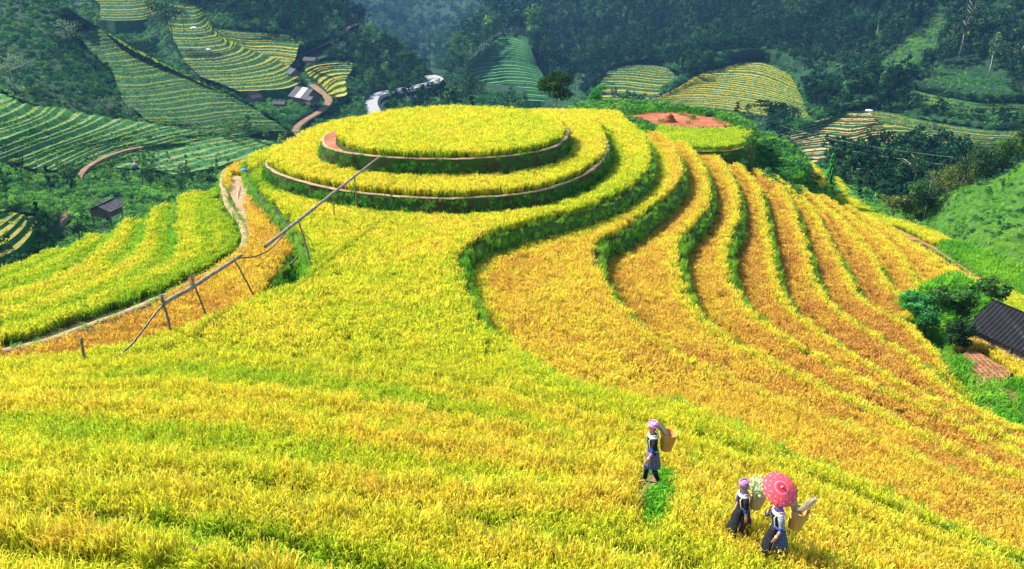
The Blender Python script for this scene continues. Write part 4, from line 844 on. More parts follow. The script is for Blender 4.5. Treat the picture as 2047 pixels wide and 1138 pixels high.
for i, (u, v, h, w_) in enumerate([(318, 72, 58, .9), (345, 78, 66, 1.0), (368, 62, 40, 1.1)]):
    tree('broadleaf_tree', u, v, 352, h, 'round', 'dark', ['big dark tree left of the gold terraces, left of three', 'big dark tree left of the gold terraces, tallest of three', 'big dark tree left of the gold terraces, right of three'][i], w=w_, n=600)
tree('broadleaf_tree', 488, 98, 368, 26, 'round', 'dark', 'small dark tree standing in the middle of the gold terraces', w=1.0, n=300)
for i, (u, v, h, w_) in enumerate([(930, 196, 34, 1.0), (944, 200, 58, .6), (958, 206, 44, .8), (906, 196, 30, 1.1)]):
    tree('broadleaf_tree', u, v, 300, h, 'cone' if i == 1 else 'round', 'dark', ['dark tree right of the paved bend, third from the right', 'tallest dark tree right of the paved bend', 'dark tree right of the paved bend, at the right end', 'low dark tree nearest the paved bend'][i], w=w_, n=500)
for i, (u, v, h, w_) in enumerate([(700, 50, 28, .9), (662, 20, 34, .7), (783, 80, 20, 1.0), (752, 76, 18, 1.1)]):
    tree('broadleaf_tree', u, v, 440, h, 'round', 'mid' if i else 'dark', ['dark round tree over the top of the dirt track', 'tree on the crest of the spur left of the track top', 'small tree on the spur edge below the power poles', 'small tree beside the power poles'][i], w=w_, n=350)
for i, (u, v, D, h) in enumerate([(1919, 108, 330, 66), (1932, 102, 335, 76), (1900, 100, 335, 40), (1971, 84, 345, 40), (1752, 72, 372, 38), (1811, 44, 380, 30), (1829, 42, 385, 28), (1674, 110, 400, 46)]):
    tree('tall_pine', u, v, D, h, 'tall', 'dark', ['tall pine with a bare pale trunk above the domed field, left of the close pair', 'tall pine with a bare pale trunk above the domed field, right of the close pair', 'shorter pine left of the pale-trunked pair', 'pine with a pale trunk right of the pale-trunked pair',
        'dark pine left of the wedge-shaped clearing', 'pine left of the top of the wedge-shaped clearing', 'pine at the top of the wedge-shaped clearing', 'dark pine with a thin trunk above the lit knoll'][i], group='tall pines on the steep mountain', w=.34, bark=PALEB, n=320)
tree('tall_pine', 1976, 152, 300, 64, 'tall', 'mid', 'slim birch-like tree with a white trunk on the domed field', group='tall pines on the steep mountain', w=.28, bark=PALEB, n=320)
tree('tall_pine', 2025, 170, 290, 70, 'tall', 'dark', 'dark tree with a leaning white trunk at the right edge of the domed field', group='tall pines on the steep mountain', w=.35, bark=PALEB, n=320, lean=.05)
tree('tall_pine', 1738, 206, 305, 48, 'tall', 'mid', 'slim tree with a white trunk left of the far grey hut', w=.38, bark=PALEB, n=300)
tree('ravine_tree', 1821, 398, 124, 74, 'tall', 'dark', 'tallest pale-trunked tree in the dark ravine wood', w=.8, bark=PALEB, n=500)
tree('ravine_tree', 1793, 396, 126, 60, 'tall', 'dark', 'thin pale-trunked tree in the middle of the dark ravine wood', w=.3, bark=PALEB, n=200)
tree('ravine_tree', 1737, 370, 136, 50, 'tall', 'dark', 'slim tree on the left of the dark ravine wood', w=.4, bark=PALEB, n=240)
tree('broadleaf_tree', 1847, 434, 95, 66, 'round', 'dark', 'dark tree with a bare pale trunk at the foot of the green slope', w=.95, bark=PALEB, n=1000, cs=.22)
sl_ = [(1786, 428, 36, 1.5, 'olive'), (1812, 436, 44, 1.2, 'olive'), (1832, 420, 50, 1.0, 'mid'), (1878, 406, 62, 1.0, 'olive'), (1910, 396, 62, .95, 'olive'), (1940, 374, 70, 1.0, 'dark'), (1972, 356, 66, .9, 'dark'), (2004, 342, 60, 1.0, 'mid'), (2036, 330, 62, .9, 'dark')]
sll = ['lowest yellow-green shrub at the foot of the green slope', 'yellow-green shrub just left of the pale-trunked tree', 'green shrub half behind the pale-trunked tree', 'big olive shrub right of the pale-trunked tree', 'olive shrub midway up the crest of the green slope', 'large dark shrub midway up the crest of the green slope',
       'dark shrub on the upper crest of the green slope', 'mid green shrub near the top of the green slope', 'dark shrub at the right edge above the green slope']
for (u, v, h, w_, m_), lb in zip(sl_, sll): tree('tall_shrub', u, v, 97 if u < 1900 else 95, h, 'bush', m_, lb, 'shrub', 'tall shrubs along the crest of the green slope', w=w_, n=1000, cs=.2)
for i, (u, v, h, w_, m_) in enumerate([(1915, 640, 56, 1.0, 'mid'), (1850, 655, 38, 1.4, 'bright'), (1880, 615, 36, 1.4, 'mid'), (1835, 620, 34, 1.8, 'bright'), (1910, 690, 44, 1.1, 'dark'), (1985, 596, 34, 1.6, 'mid')]):
    tree('garden_shrub', u, v, 49-(.8*i if i in (1, 4) else 0), h, 'bush', m_, ['tall green shrub left of the black-roofed shed', 'bright leafy shrub at the edge of the orange rice', 'green shrub behind the bright one near the shed', 'low bright shrub where the orange terraces end', 'dark shrub under the shed corner', 'low green shrub behind the black roof'][i], 'shrub', 'shrubs around the black-roofed shed', w=w_, n=1300, cs=.16)
# tall weeds along the left skyline of the hill
X = RNG.uniform(-48, -25, 9000); Y = RNG.uniform(36, 66, 9000); Z = ground(X, Y); u, v, dp = proj(np.stack([X, Y, Z], -1))
m = inpoly(u, v, [(-60, 500), (60, 470), (190, 405), (205, 425), (120, 470), (60, 505), (0, 530), (-60, 545)])
PS_TALL = protoset('tall_weeds', [weed_clump(80+i, 20, .8, .3, .06) for i in range(4)])
scatter('tall_weeds', np.stack([X, Y, Z], -1)[m][:900], PS_TALL, RNG.uniform(.4, 1, min(900, m.sum())), RNG.uniform(.7, 1.2, min(900, m.sum())), 'tall leafy weeds along the left skyline of the hill', 'weeds', .2)
X = RNG.uniform(18, 42, 30000); Y = RNG.uniform(38, 62, 30000); Z = ground(X, Y); u, v, dp = proj(np.stack([X, Y, Z], -1))
m = inpoly(u, v, [(1795, 620), (1850, 585), (1905, 560), (1960, 590), (1980, 610), (1935, 660), (1900, 690), (1890, 690), (1860, 665)])
scatter('tall_weeds', np.stack([X, Y, Z], -1)[m], PS_TALL, RNG.uniform(.1, .9, m.sum()), RNG.uniform(.6, 1.2, m.sum()), 'lush tall weeds between the orange rice and the black-roofed shed', 'weeds', .25)
# ------------------------------------------------------------------ buildings
WOOD = noise_mat('weathered_planks', [(.3, (.055, .045, .04)), (.7, (.16, .135, .12))], 3, .9, 6, .4, 10, stretch=(4, 4, .6))
DKROOF = noise_mat('old_shingle_roof', [(.3, (.03, .03, .034)), (.7, (.085, .085, .09))], 2.5, .85, 6, .6, 6)
PANEL = noise_mat('pale_sheet_roof', [(.3, (.20, .23, .28)), (.7, (.36, .40, .45))], 1.5, .6)
DARKIN = plain('dark_gap', (.012, .012, .012))
def hut(name, loc, rot, w, l, wh, rh, st, label, group=None, cat='hut', over=.45, panel=False, roofm=None, nst=3):
    """w across the gable, l along the ridge, stilts st high"""
    o = empty(name, loc, label, cat, group, rot)
    wm = MB(); n = 9; z0 = st; z1 = st+wh
    wm.box((0, 0, z0+.05), (w, l, .1))
    for sx in (-1, 1):                                                      # plank walls, each plank its own width
        y = -l/2
        while y < l/2-.02:
            d = min(random.uniform(.16, .24), l/2-y); wm.box((sx*w/2, y+d/2, (z0+z1)/2), (.04+random.uniform(0, .02), d-.015, wh)); y += d
    for sy in (-1, 1):
        x = -w/2
        while x < w/2-.02:
            d = min(random.uniform(.16, .24), w/2-x); xc = x+d/2; top = z1+rh*(1-abs(xc)/(w/2))*.92
            wm.box((xc, sy*l/2, (z0+top)/2), (d-.015, .04+random.uniform(0, .02), top-z0)); x += d
    wm.box((0, 0, (z0+z1)/2), (w-.12, l-.12, wh-.04), m=1)
    wm.build('wall', [WOOD, DARKIN], o)
    rf = MB(); W = w/2+over; L = l/2+over; sl_ = rh/(w/2); N = 10; M_ = 14; t = .07
    for sx in (-1, 1):
        V = []; Fc = []
        for i in range(N+1):
            for j in range(M_+1):
                x = W*i/N; y = -L+2*L*j/M_; z = z1+rh-x*sl_+(.02 if i % 2 else 0)+random.uniform(-.02, .02)-.05*math.sin(j/M_*3.14)
                V.append((sx*x, y, z+.06))
        b = len(V); V += [(x, y, z-t) for x, y, z in V]
        for i in range(N):
            for j in range(M_):
                a = i*(M_+1)+j; f = (a, a+1, a+M_+2, a+M_+1); Fc.append(f); Fc.append(tuple(b+q for q in f[::-1]))
        for j in range(M_): a = N*(M_+1)+j; Fc.append((a, a+1, b+a+1, b+a))
        for i in range(N):
            for j in (0, M_): a = i*(M_+1)+j; Fc.append((a, a+M_+1, b+a+M_+1, b+a))
        rf.add(V, Fc)
    rf.box((0, 0, z1+rh+.09), (.22, 2*L, .07)); ro = rf.build('roof', [roofm or DKROOF], o)
    if panel:
        pb = MB(); a = math.atan(sl_); pb.box((-W*.5, -L*.1, z1+rh-W*.5*sl_+.16), (W*.98/math.cos(a), L*.62, .04), Matrix.Rotation(-(-a), 3, 'Y') if False else Matrix.Rotation(-a, 3, 'Y')); pb.build('roof_panel', [PANEL], o)
    if st > .2:
        for sx in (-1, 1):
            for sy in np.linspace(-1, 1, nst if l > 4 else 2):
                p = MB(); p.tube([(sx*w*.46, sy*l*.46, -.8), (sx*w*.46, sy*l*.46, z0+.05)], .07, 7); p.build('post', [WOOD], o)
    d = MB(); d.box((w*.12, -l/2-.06, z0+wh*.42), (.75, .04, wh*.8)); dd = d.build('door', [WOOD], o)
    k = MB(); k.box((w*.12+.28, -l/2-.10, z0+wh*.42), (.05, .05, .16)); k.build('handle', [DARKIN], dd); return o
def hz_at(u, v, D): return at_d(u, v, D)
p = at_d(216, 436, 104); hut('stilt_hut', p, math.radians(-12), 2.7, 2.6, 1.0, .55, .55, 'small grey wooden hut on stilts below the left skyline', over=.40)
p = at_d(612, 205, 292); hut('farmhouse', p, math.radians(50), 6.0, 8.0, 2.4, 2.3, .3, 'dark farmhouse with a pale sheet across its roof beside the dirt track', cat='house', over=.8, panel=True)
p = at_d(655, 207, 288); hut('shed', p+np.array([-5, -2, .2]), math.radians(40), 2.4, 3.4, 1.7, .8, 0, 'little brown-walled shed against the right end of the farmhouse', over=.3)
p = at_d(588, 153, 322); hut('shed', p, math.radians(35), 3.6, 4.0, 1.4, 1.3, .2, 'weathered shack at the lower tip of the gold terraces', over=.5)
p = at_d(621, 126, 352); hut('shed', p, math.radians(75), 3.0, 4.4, 1.2, .9, .2, 'low dark shed under the dirt track on the spur', over=.5)
p = at_d(507, 205, 244); hut('shed', p, math.radians(-30), 2.8, 3.2, 1.3, 1.0, .4, 'small dark-roofed shed at the nose of the left ridge', over=.35)
p = at_d(560, 213, 276); hut('shed', p, math.radians(80), 2.2, 3.6, 1.0, .7, .2, 'half hidden grey shed in the trees left of the farmhouse', over=.4)
p = at_d(1783, 197, 286); hut('far_hut', p, math.radians(60), 2.0, 3.0, .9, .7, .3, 'tiny grey hut with a white sheet on its roof above the stubble terraces', over=.35, panel=True)
# black corrugated shed, lower right
e0 = Vector(at_z(1934, 655, -22.5)); e1 = Vector(at_z(2075, 720, -22.5)); r0 = Vector(at_z(1978, 598, -21.1))
ax = (e1-e0); ax.z = 0; ax.normalize(); sd = Vector((-ax.y, ax.x, 0)); 
if sd.dot(r0-e0) < 0: sd = -sd
hw = (r0-e0).dot(sd); rz = -21.1; Ls = 8.4
shed = empty('black_roofed_shed', (e0.x, e0.y, -24.6), 'wooden shed with a black corrugated roof at the right edge', 'shed'); T0 = Vector((e0.x, e0.y, -24.6))
CORRM, cn, co = newmat('black_corrugated_sheet'); g_ = cn.nodes.new('ShaderNodeNewGeometry'); mp_ = cn.nodes.new('ShaderNodeMapping'); mp_.inputs['Rotation'].default_value = (0, 0, -math.atan2(ax.y, ax.x)); mp_.inputs['Scale'].default_value = (3.5, .35, .35)
t_ = cn.nodes.new('ShaderNodeTexNoise'); t_.inputs['Scale'].default_value = 1.4; t_.inputs['Detail'].default_value = 7; pb_ = cn.nodes.new('ShaderNodeBsdfPrincipled'); pb_.inputs['Roughness'].default_value = .6; pb_.inputs['Specular IOR Level'].default_value = .12
cn.links.new(g_.outputs['Position'], mp_.inputs[0]); cn.links.new(mp_.outputs[0], t_.inputs['Vector']); cn.links.new(ramp(cn, [(.35, (.003, .0035, .005)), (.62, (.008, .009, .011)), (.72, (.05, .05, .055)), (.8, (.22, .22, .22))], t_.outputs[0]), pb_.inputs['Base Color']); cn.links.new(pb_.outputs[0], co.inputs[0])
def corr(side):
    V = []; n = int(Ls/.045); m_ = 5
    for i in range(n+1):
        s = -.15+i*.045
        for j in range(m_+1):
            q = j/m_; h = .028*math.sin(s*2*math.pi/.27)+random.uniform(-.003, .003)-.03*math.sin(q*3.14)
            off = hw*q*1.0 if side == 0 else hw*(2-q*1.0)
            z = -22.5+(rz+22.5)*q
            V.append(tuple(e0+ax*s+sd*off+Vector((0, 0, z+22.5+h))-T0))
    Fc = [(i*(m_+1)+j, i*(m_+1)+j+1, (i+1)*(m_+1)+j+1, (i+1)*(m_+1)+j) for i in range(n) for j in range(m_)]
    return V, Fc
for side in (0, 1):
    V, Fc = corr(side); o = obj('roof', V, Fc, [CORRM], shed); md = o.modifiers.new('solid', 'SOLIDIFY'); md.thickness = .015
rc = MB(); rc.tube([e0+ax*-.2+sd*hw+Vector((0, 0, rz+22.5+.05))-T0, e0+ax*Ls+sd*hw+Vector((0, 0, rz+22.5+.05))-T0], .06, 8); rc.build('ridge_cap', [CORRM], shed)
wl = MB(); rotm = Matrix.Rotation(math.atan2(ax.y, ax.x), 3, 'Z'); s = .3
while s < Ls-.3:
    d = random.uniform(.15, .22)
    for q in (.28, 2*hw-.28): wl.box(e0+ax*(s+d/2)+sd*q+Vector((0, 0, -1.12))-T0, (d-.015, .03, 1.95), rotm)
    s += d
for e in (.32, Ls-.35):
    q = .35
    while q < 2*hw-.35:
        d = .19; hh = 1.95+(rz+22.5)*(1-abs(q-hw)/hw)*.9; wl.box(e0+ax*e+sd*(q+d/2)+Vector((0, 0, -2.1+hh/2))-T0, (.03, d-.015, hh), rotm); q += d
wl.build('wall', [WOOD], shed)
for s in (.25, 2.8, 5.4, 8.0):
    pm = MB(); pm.tube([e0+ax*s+sd*.22+Vector((0, 0, -2.4))-T0, e0+ax*s+sd*.22-T0+Vector((0, 0, .02))], .07, 8); pm.build('post', [BARK], shed)
# ------------------------------------------------------------------ irrigation poles over the field
BAMB = noise_mat('grey_bamboo', [(.3, (.10, .08, .055)), (.7, (.30, .26, .20))], 5, .8, 6, .4, 14, stretch=(1, 1, 1))
HOSE = plain('black_hose', (.025, .028, .032), .35, .5)
def polemesh(P, R, seed, knots=True, n=9):
    r = random.Random(seed); C_ = resample(catmull(np.array([tuple(p) for p in P]), 8), n=24); R_ = np.interp(np.linspace(0, 1, 24), np.linspace(0, 1, len(R)), R)
    R_ = [q*(1.14 if knots and i % 4 == 0 else 1)*r.uniform(.95, 1.05) for i, q in enumerate(R_)]; m_ = MB(); m_.tube([tuple(c+np.array([r.uniform(-.012, .012), 0, r.uniform(-.012, .012)])) for c in C_], R_, n); return m_
def pole(name, P, R, label, cat, group=None, mat=None, seed=1):
    b = np.array(P[0], float); o = polemesh([np.array(p)-b for p in P], R, seed).build(name, [mat or BAMB], None, True); o.location = tuple(b); return tag(o, label, cat, group)
U1 = at_d(757, 315, 51.8); U0 = at_d(530, 493, 37.5)
pole('bamboo_pipe', [U0, U0*.5+U1*.5, U1], [.085, .075, .055], 'long upper grey bamboo pipe reaching up to the round top terrace', 'pipe', 'irrigation pipes')
def on_line(A, B, u):
    f = np.linspace(0, 1, 400)[:, None]; Q = A+(B-A)*f; uu, _, _ = proj(Q); return Q[np.abs(uu-u).argmin()]
V0 = at_d(325, 608, 31.8); V1 = at_d(483, 510, 37.6)
pole('bamboo_pipe', [V0, on_line(V0, V1, 392)+np.array([0, 0, -.06]), V1], [.095, .09, .07], 'lower grey bamboo pipe propped over the orange rice strip', 'pipe', 'irrigation pipes', seed=3)
def post(u0, A, B, foot, zf, label, fork=False, seed=0, r=.042, up=.12):
    t = on_line(A, B, u0); f = at_z(foot[0], foot[1], zf); f = f+np.array([0, t[1]-f[1], 0])*.0; f = f+(f-t)*.10; P = [f, f*.5+t*.5+np.array([.05, 0, 0]), t+np.array([0, .0, up])]
    pole('support_post', P, [r*1.1, r, r*.8], label, 'post', 'posts holding up the irrigation pipes', BARK, seed)
    return t
post(596, U0, U1, (620, 527), -15.9, 'leaning post under the middle of the upper pipe', seed=5)
t = on_line(U0, U1, 596); f = at_z(583, 527, -16.6); pole('support_post', [f, f*.45+(t*.4+at_z(620, 527, -15.9)*.6)*.55], [.045, .035], 'short brace leaning against the middle post of the upper pipe', 'post', 'posts holding up the irrigation pipes', BARK, 6)
post(663, U0, U1, (668, 437), -15.9, 'thin post under the upper half of the upper pipe', seed=7, r=.03)
post(708, U0, U1, (711, 404), -15.2, 'post standing on the ring bank under the upper pipe', seed=8, r=.04)
post(467, V0, V1, (511, 600), -16.7, 'slanting post under the upper end of the lower pipe', seed=9)
post(384, V0, V1, (420, 650), -16.7, 'mossy forked post in the middle of the lower pipe', seed=10, up=.5)
post(326, V0, V1, (344, 682), -16.2, 'thick forked post at the lower end of the lower pipe', seed=11, up=.42, r=.055)
for k, (uu, la) in enumerate(((384, 'bare twigs tied on top of the middle forked post'), (327, 'bushy twigs tied round the head of the lowest forked post'))):
    t = on_line(V0, V1, uu); tb = MB(); r = random.Random(k)
    for q in range(16):
        tb.tube([(r.uniform(-.03, .03), 0, -.25), (r.uniform(-.18, .18), r.uniform(-.1, .1), r.uniform(.25, .62))], [.012, .004], 4)
    o = tb.build('twig_bundle', [BARK]); o.location = tuple(t+np.array([0, -.03, .05])); tag(o, la, 'twigs')
pole('stake', [at_z(171, 733, -16.0)+np.array([0, 0, -.3]), at_d(162, 676, 29.5)+np.array([0, 0, 0])], [.06, .05], 'lone wooden stake left of the drooping hose', 'stake', None, BARK, 13)
def hose(P, r, label, seed): return pole('hose', P, [r, r], label, 'hose', 'black hoses on the irrigation pipes', HOSE, seed)
hose([V0+np.array([.05, -.05, -.02]), at_d(300, 640, 31.0), at_d(262, 690, 30.2), at_z(208, 730, -15.9)], .035, 'black hose drooping from the lower pipe into the rice', 21)
hose([on_line(V0, V1, 478)+np.array([0, 0, -.08]), at_d(510, 513, 38), at_d(538, 500, 38.6), at_d(556, 482, 39), on_line(U0, U1, 570)+np.array([0, 0, -.1])], .03, 'black hose sagging between the upper and lower pipes', 22)
hose([on_line(U0, U1, 722)+np.array([0, 0, -.06]), at_d(732, 342, 50.2), at_d(742, 344, 50.6)], .025, 'short hose curl near the top of the upper pipe', 23)
# planks, cloths and small things at the head of the path
b = at_z(512, 342, -16.6); bn = empty('plank_sluice', b, 'rough plank sluice at the head of the dirt path', 'sluice', rotz=.25)
for k, (x, y, z_, lx, ly) in enumerate([(0, 0, .42, 1.5, .12), (.1, .25, .55, 1.3, .12), (-.1, .5, .45, 1.4, .10)]):
    q = MB(); q.box((x, y, z_), (lx, ly, .06)); q.build('plank', [PALEB], bn)
for x in (-.55, .55):
    q = MB(); q.tube([(x, .2, -.3), (x+.03, .2, .62)], .05, 7); q.build('post', [BARK], bn)
def cloth(u, v, z, label, name='cloth', c=(.05, .22, .55)):
    P = at_z(u, v, z); r = random.Random(int(u)); V = []; n = 7
    for i in range(n):
        for j in range(n): V.append((-.2+.4*i/(n-1), -.16+.32*j/(n-1), .16*math.exp(-((i-3)**2+(j-3)**2)/6)+r.uniform(-.03, .03)+.05))
    Fc = [(i*n+j, (i+1)*n+j, (i+1)*n+j+1, i*n+j+1) for i in range(n-1) for j in range(n-1)]
    o = obj(name, V, Fc, [plain('blue_cloth_%d' % int(u), c)], None, True); md = o.modifiers.new('solid', 'SOLIDIFY'); md.thickness = .03; o.location = tuple(P); return tag(o, label, 'cloth')
cloth(488, 342, -16.0, 'crumpled blue cloth on the plank sluice', c=(.04, .25, .6)); cloth(591, 291, -14.7, 'blue plastic bag lying on the ring path', 'plastic_bag', (.06, .16, .4))
pole('stick', [at_z(476, 399, -16.8)+np.array([0, 0, .03]), at_z(475, 372, -16.8)+np.array([0, 0, .35])], [.03, .02], 'white stick lying on the trodden soil below the sluice', 'stick', None, PALEB, 31)
# clay mound on the red terrace
r = random.Random(3); mb = MB(); V = []; n = 14; m_ = 9
for i in range(m_):
    q = i/(m_-1); R = .62*(1-q)**.55+.12
    for k in range(n): a = 6.283*k/n; rr = R*r.uniform(.8, 1.15); V.append((rr*math.cos(a), rr*math.sin(a), q*.95+r.uniform(-.04, .04)-.05))
Fc = [(i*n+k, i*n+(k+1) % n, (i+1)*n+(k+1) % n, (i+1)*n+k) for i in range(m_-1) for k in range(n)]+[tuple((m_-1)*n+k for k in range(n))]
mb.add(V, Fc); o = mb.build('clay_mound', [noise_mat('mound_clay', [(.3, (.16, .05, .02)), (.7, (.34, .12, .05))], 3, .95, 6, .8, 8)], None, True); o.location = tuple(at_z(1337, 243, -18.9)); tag(o, 'red-brown clay mound on the bare red terrace', 'mound')
# rocks and white sheets far off
def blob(name, u, v, D, s, mat, label, cat, flat=.6):
    bm = bmesh.new(); bmesh.ops.create_icosphere(bm, subdivisions=2, radius=1); r = random.Random(int(u)); 
    for q in bm.verts: q.co *= r.uniform(.82, 1.15); q.co.z *= flat
    me = bpy.data.meshes.new(name); bm.to_mesh(me); bm.free(); me.materials.append(mat); o = link(bpy.data.objects.new(name, me)); o.location = tuple(at_d(u, v, D)); o.scale = (s, s*.7, s); return tag(o, label, cat)
ROCK = noise_mat('rock', [(.3, (.16, .15, .14)), (.7, (.36, .34, .31))], 2, .9, 6, .6, 6); WHITE = plain('white_sheet', (.75, .76, .78))
blob('boulder', 270, 331, 160, .7, ROCK, 'grey boulder among the shrubs below the left terraces', 'boulder', .8)
blob('plastic_sheet', 387, 56, 376, 1.4, WHITE, 'white sheet on the gold terraces, the upper of two', 'sheet', .35)
blob('plastic_sheet', 416, 99, 352, 1.3, WHITE, 'white sheet on the gold terraces, the lower of two', 'sheet', .3)
blob('plastic_sheet', 1737, 221, 258, 1.1, WHITE, 'white sheet on the green knob above the stubble terraces', 'sheet', .3)
# power poles and cables
def upole(u, v, D, h, label, group, r=.13):
    L = at_d(u, v, D); s = np.linalg.norm(L)/F; H = h*s; o = empty('power_pole', L, label, 'power pole', group)
    a = MB(); a.tube([(0, 0, -2), (0, 0, H)], [r*1.2, r*.8], 8); a.build('pole', [plain('pole_concrete_%d' % int(u), (.24, .23, .21))], o)
    b = MB(); b.box((0, 0, H*.93), (1.6, .12, .12)); ar = b.build('crossarm', [BARK], o)
    for x in (-.65, 0, .65):
        c = MB(); c.tube([(x, 0, H*.93+.06), (x, 0, H*.93+.32)], [.07, .05], 6); c.build('insulator', [plain('ceramic_%d_%d' % (u, x*10), (.5, .5, .48))], ar)
    return L+np.array([0, 0, H*.93+.3])
G = 'power poles on the edge of the spur'
a1 = upole(732, 62, 430, 26, 'leftmost of the three power poles on the spur', G); a2 = upole(747, 64, 428, 26, 'middle one of the three power poles on the spur', G); a3 = upole(762, 70, 424, 26, 'rightmost of the three power poles on the spur', G)
G = 'power poles along the paved road'
b1 = upole(812, 182, 322, 17, 'power pole beside the paved road before its bend', G, .09); b2 = upole(896, 166, 372, 16, 'power pole outside the bend of the paved road', G, .09)
WIRE = plain('grey_wire', (.35, .36, .38), .5)
def wire(A, B, sag, r, label, group):
    P = [np.array(A)*(1-f)+np.array(B)*f-np.array([0, 0, sag*4*f*(1-f)]) for f in np.linspace(0, 1, 24)]; m_ = MB(); m_.tube([tuple(p-P[0]) for p in P], r, 5)
    o = m_.build('cable', [WIRE]); o.location = tuple(P[0]); tag(o, label, 'cable', group)
E_ = at_d(1075, 178, 560); wire(a3+np.array([.65, 0, 0]), E_, 7, .045, 'upper power cable crossing the blue valley from the spur', 'cables over the valley'); wire(a3+np.array([-.65, 0, 0]), E_+np.array([-8, 0, -4]), 9, .045, 'lower power cable crossing the blue valley from the spur', 'cables over the valley')
wire(at_d(1560, 268, 190), at_d(2300, 352, 100), 2, .013, 'upper thin cable across the dark ravine wood', 'cables over the ravine'); wire(at_d(1560, 252, 190), at_d(2300, 336, 104), 2, .011, 'lower thin cable across the dark ravine wood', 'cables over the ravine')
wire(at_d(1560, 290, 180), at_d(2300, 372, 98), 2, .010, 'lowest faint cable across the dark ravine wood', 'cables over the ravine')
# guard rail on the outer side of the road
gr = MB(); W_ = ROADW[12:48]; N_ = ROADN[12:48]; edge_ = np.array([p+(n if proj(p+n)[1] > proj(p-n)[1] else -n)*1.1 for p, n in zip(W_, N_)])+np.array([0, 0, .6]); g0 = edge_[0].copy()
grail = empty('guard_rail', g0, 'low grey guard rail along the outer edge of the paved bend', 'guard rail'); gr.tube([tuple(p-g0+np.array([0, 0, .75])) for p in edge_], .14, 5); gr.build('rail', [plain('rail_concrete', (.34, .33, .31))], grail)
for k in range(0, len(edge_), 3):
    q = MB(); q.box(tuple(edge_[k]-g0+np.array([0, 0, .2])), (.18, .18, 1.1)); q.build('post', [plain('rail_post_%d' % k, (.3, .3, .28))], grail)
# ------------------------------------------------------------------ people: one continuous skinned body each, clothes as children
def skin_body(name, joints, edges, root, mat, parent, lvl=2):
    me = bpy.data.meshes.new(name); names = list(joints); me.from_pydata([joints[k][0] for k in names], [(names.index(a), names.index(b)) for a, b in edges], [])
    o = bpy.data.objects.new(name, me); COL.objects.link(o); md = o.modifiers.new('skin', 'SKIN'); md.use_smooth_shade = True
    for i, k in enumerate(names):
        r = joints[k][1]; me.skin_vertices[0].data[i].radius = (r, r) if not hasattr(r, '__len__') else r; me.skin_vertices[0].data[i].use_root = (k == root)
    sb = o.modifiers.new('sub', 'SUBSURF'); sb.levels = lvl; sb.render_levels = lvl
    bpy.context.view_layer.update(); dg = bpy.context.evaluated_depsgraph_get(); m2 = bpy.data.meshes.new_from_object(o.evaluated_get(dg)); bpy.data.objects.remove(o)
    m2.materials.clear(); m2.materials.append(mat); m2.polygons.foreach_set('use_smooth', np.ones(len(m2.polygons), bool)); m2.name = name
    return link(bpy.data.objects.new(name, m2), parent)
def loft(rings, n=28, pleat=0, np_=14, wav=0, seed=0, cap=False):
    """rings: (centre, rx, ry)"""
    V = []; Fc = []; r = random.Random(seed); ph = r.uniform(0, 6)
    for j, (c, rx, ry) in enumerate(rings):
        for k in range(n):
            a = 6.283185*k/n; q = 1+pleat*(j/(len(rings)-1))*math.cos(np_*a+ph)+wav*math.sin(3*a+ph+j)
            V.append((c[0]+rx*q*math.cos(a), c[1]+ry*q*math.sin(a), c[2]))
    for j in range(len(rings)-1):
        for k in range(n): Fc.append((j*n+k, j*n+(k+1) % n, (j+1)*n+(k+1) % n, (j+1)*n+k))
    if cap: Fc += [tuple(range(n))[::-1], tuple((len(rings)-1)*n+k for k in range(n))]
    return V, Fc
def lobj(name, rings, mat, parent, solid=.008, **k):
    V, Fc = loft(rings, **k); o = obj(name, V, Fc, [mat], parent, True)
    if solid: m_ = o.modifiers.new('solid', 'SOLIDIFY'); m_.thickness = solid; m_.offset = 1
    return o
SKIN = noise_mat('skin', [(.3, (.42, .21, .12)), (.7, (.52, .28, .17))], 8, .55, 3, .05, 40, .3)
BLACK = noise_mat('black_cloth', [(.3, (.006, .006, .008)), (.7, (.018, .018, .024))], 12, .85, 4, .3, 40)
BLUE = noise_mat('blue_cuff', [(.3, (.01, .03, .20)), (.7, (.03, .08, .42))], 14, .8)
CREAM = plain('cream_band', (.62, .56, .44)); HAIR = plain('dark_hair', (.01, .008, .007))
def pattern(name, a, b, c, sc=28):
    m, n, out = newmat(name); tc = n.nodes.new('ShaderNodeTexCoord'); v = n.nodes.new('ShaderNodeTexVoronoi'); v.inputs['Scale'].default_value = sc; n.links.new(tc.outputs['Object'], v.inputs['Vector'])
    w_ = n.nodes.new('ShaderNodeTexWave'); w_.bands_direction = 'Z'; w_.inputs['Scale'].default_value = 9; w_.inputs['Distortion'].default_value = 1.5; n.links.new(tc.outputs['Object'], w_.inputs['Vector'])
    c1 = ramp(n, [(.2, a), (.5, b)], v.outputs['Distance']); mx = n.nodes.new('ShaderNodeMix'); mx.data_type = 'RGBA'; n.links.new(ramp(n, [(.75, (0, 0, 0)), (.85, (1, 1, 1))], w_.outputs['Fac']), mx.inputs[0])
    n.links.new(c1, mx.inputs[6]); mx.inputs[7].default_value = (*c, 1); p = n.nodes.new('ShaderNodeBsdfPrincipled'); p.inputs['Roughness'].default_value = .9; n.links.new(mx.outputs[2], p.inputs['Base Color']); n.links.new(p.outputs[0], out.inputs[0]); return m
SK1 = pattern('grey_indigo_skirt', (.10, .10, .18), (.05, .05, .12), (.14, .13, .2)); SK2 = pattern('black_red_apron', (.01, .01, .015), (.015, .012, .02), (.10, .02, .03)); SK3 = pattern('blue_patterned_skirt', (.02, .05, .14), (.01, .015, .05), (.12, .16, .28))
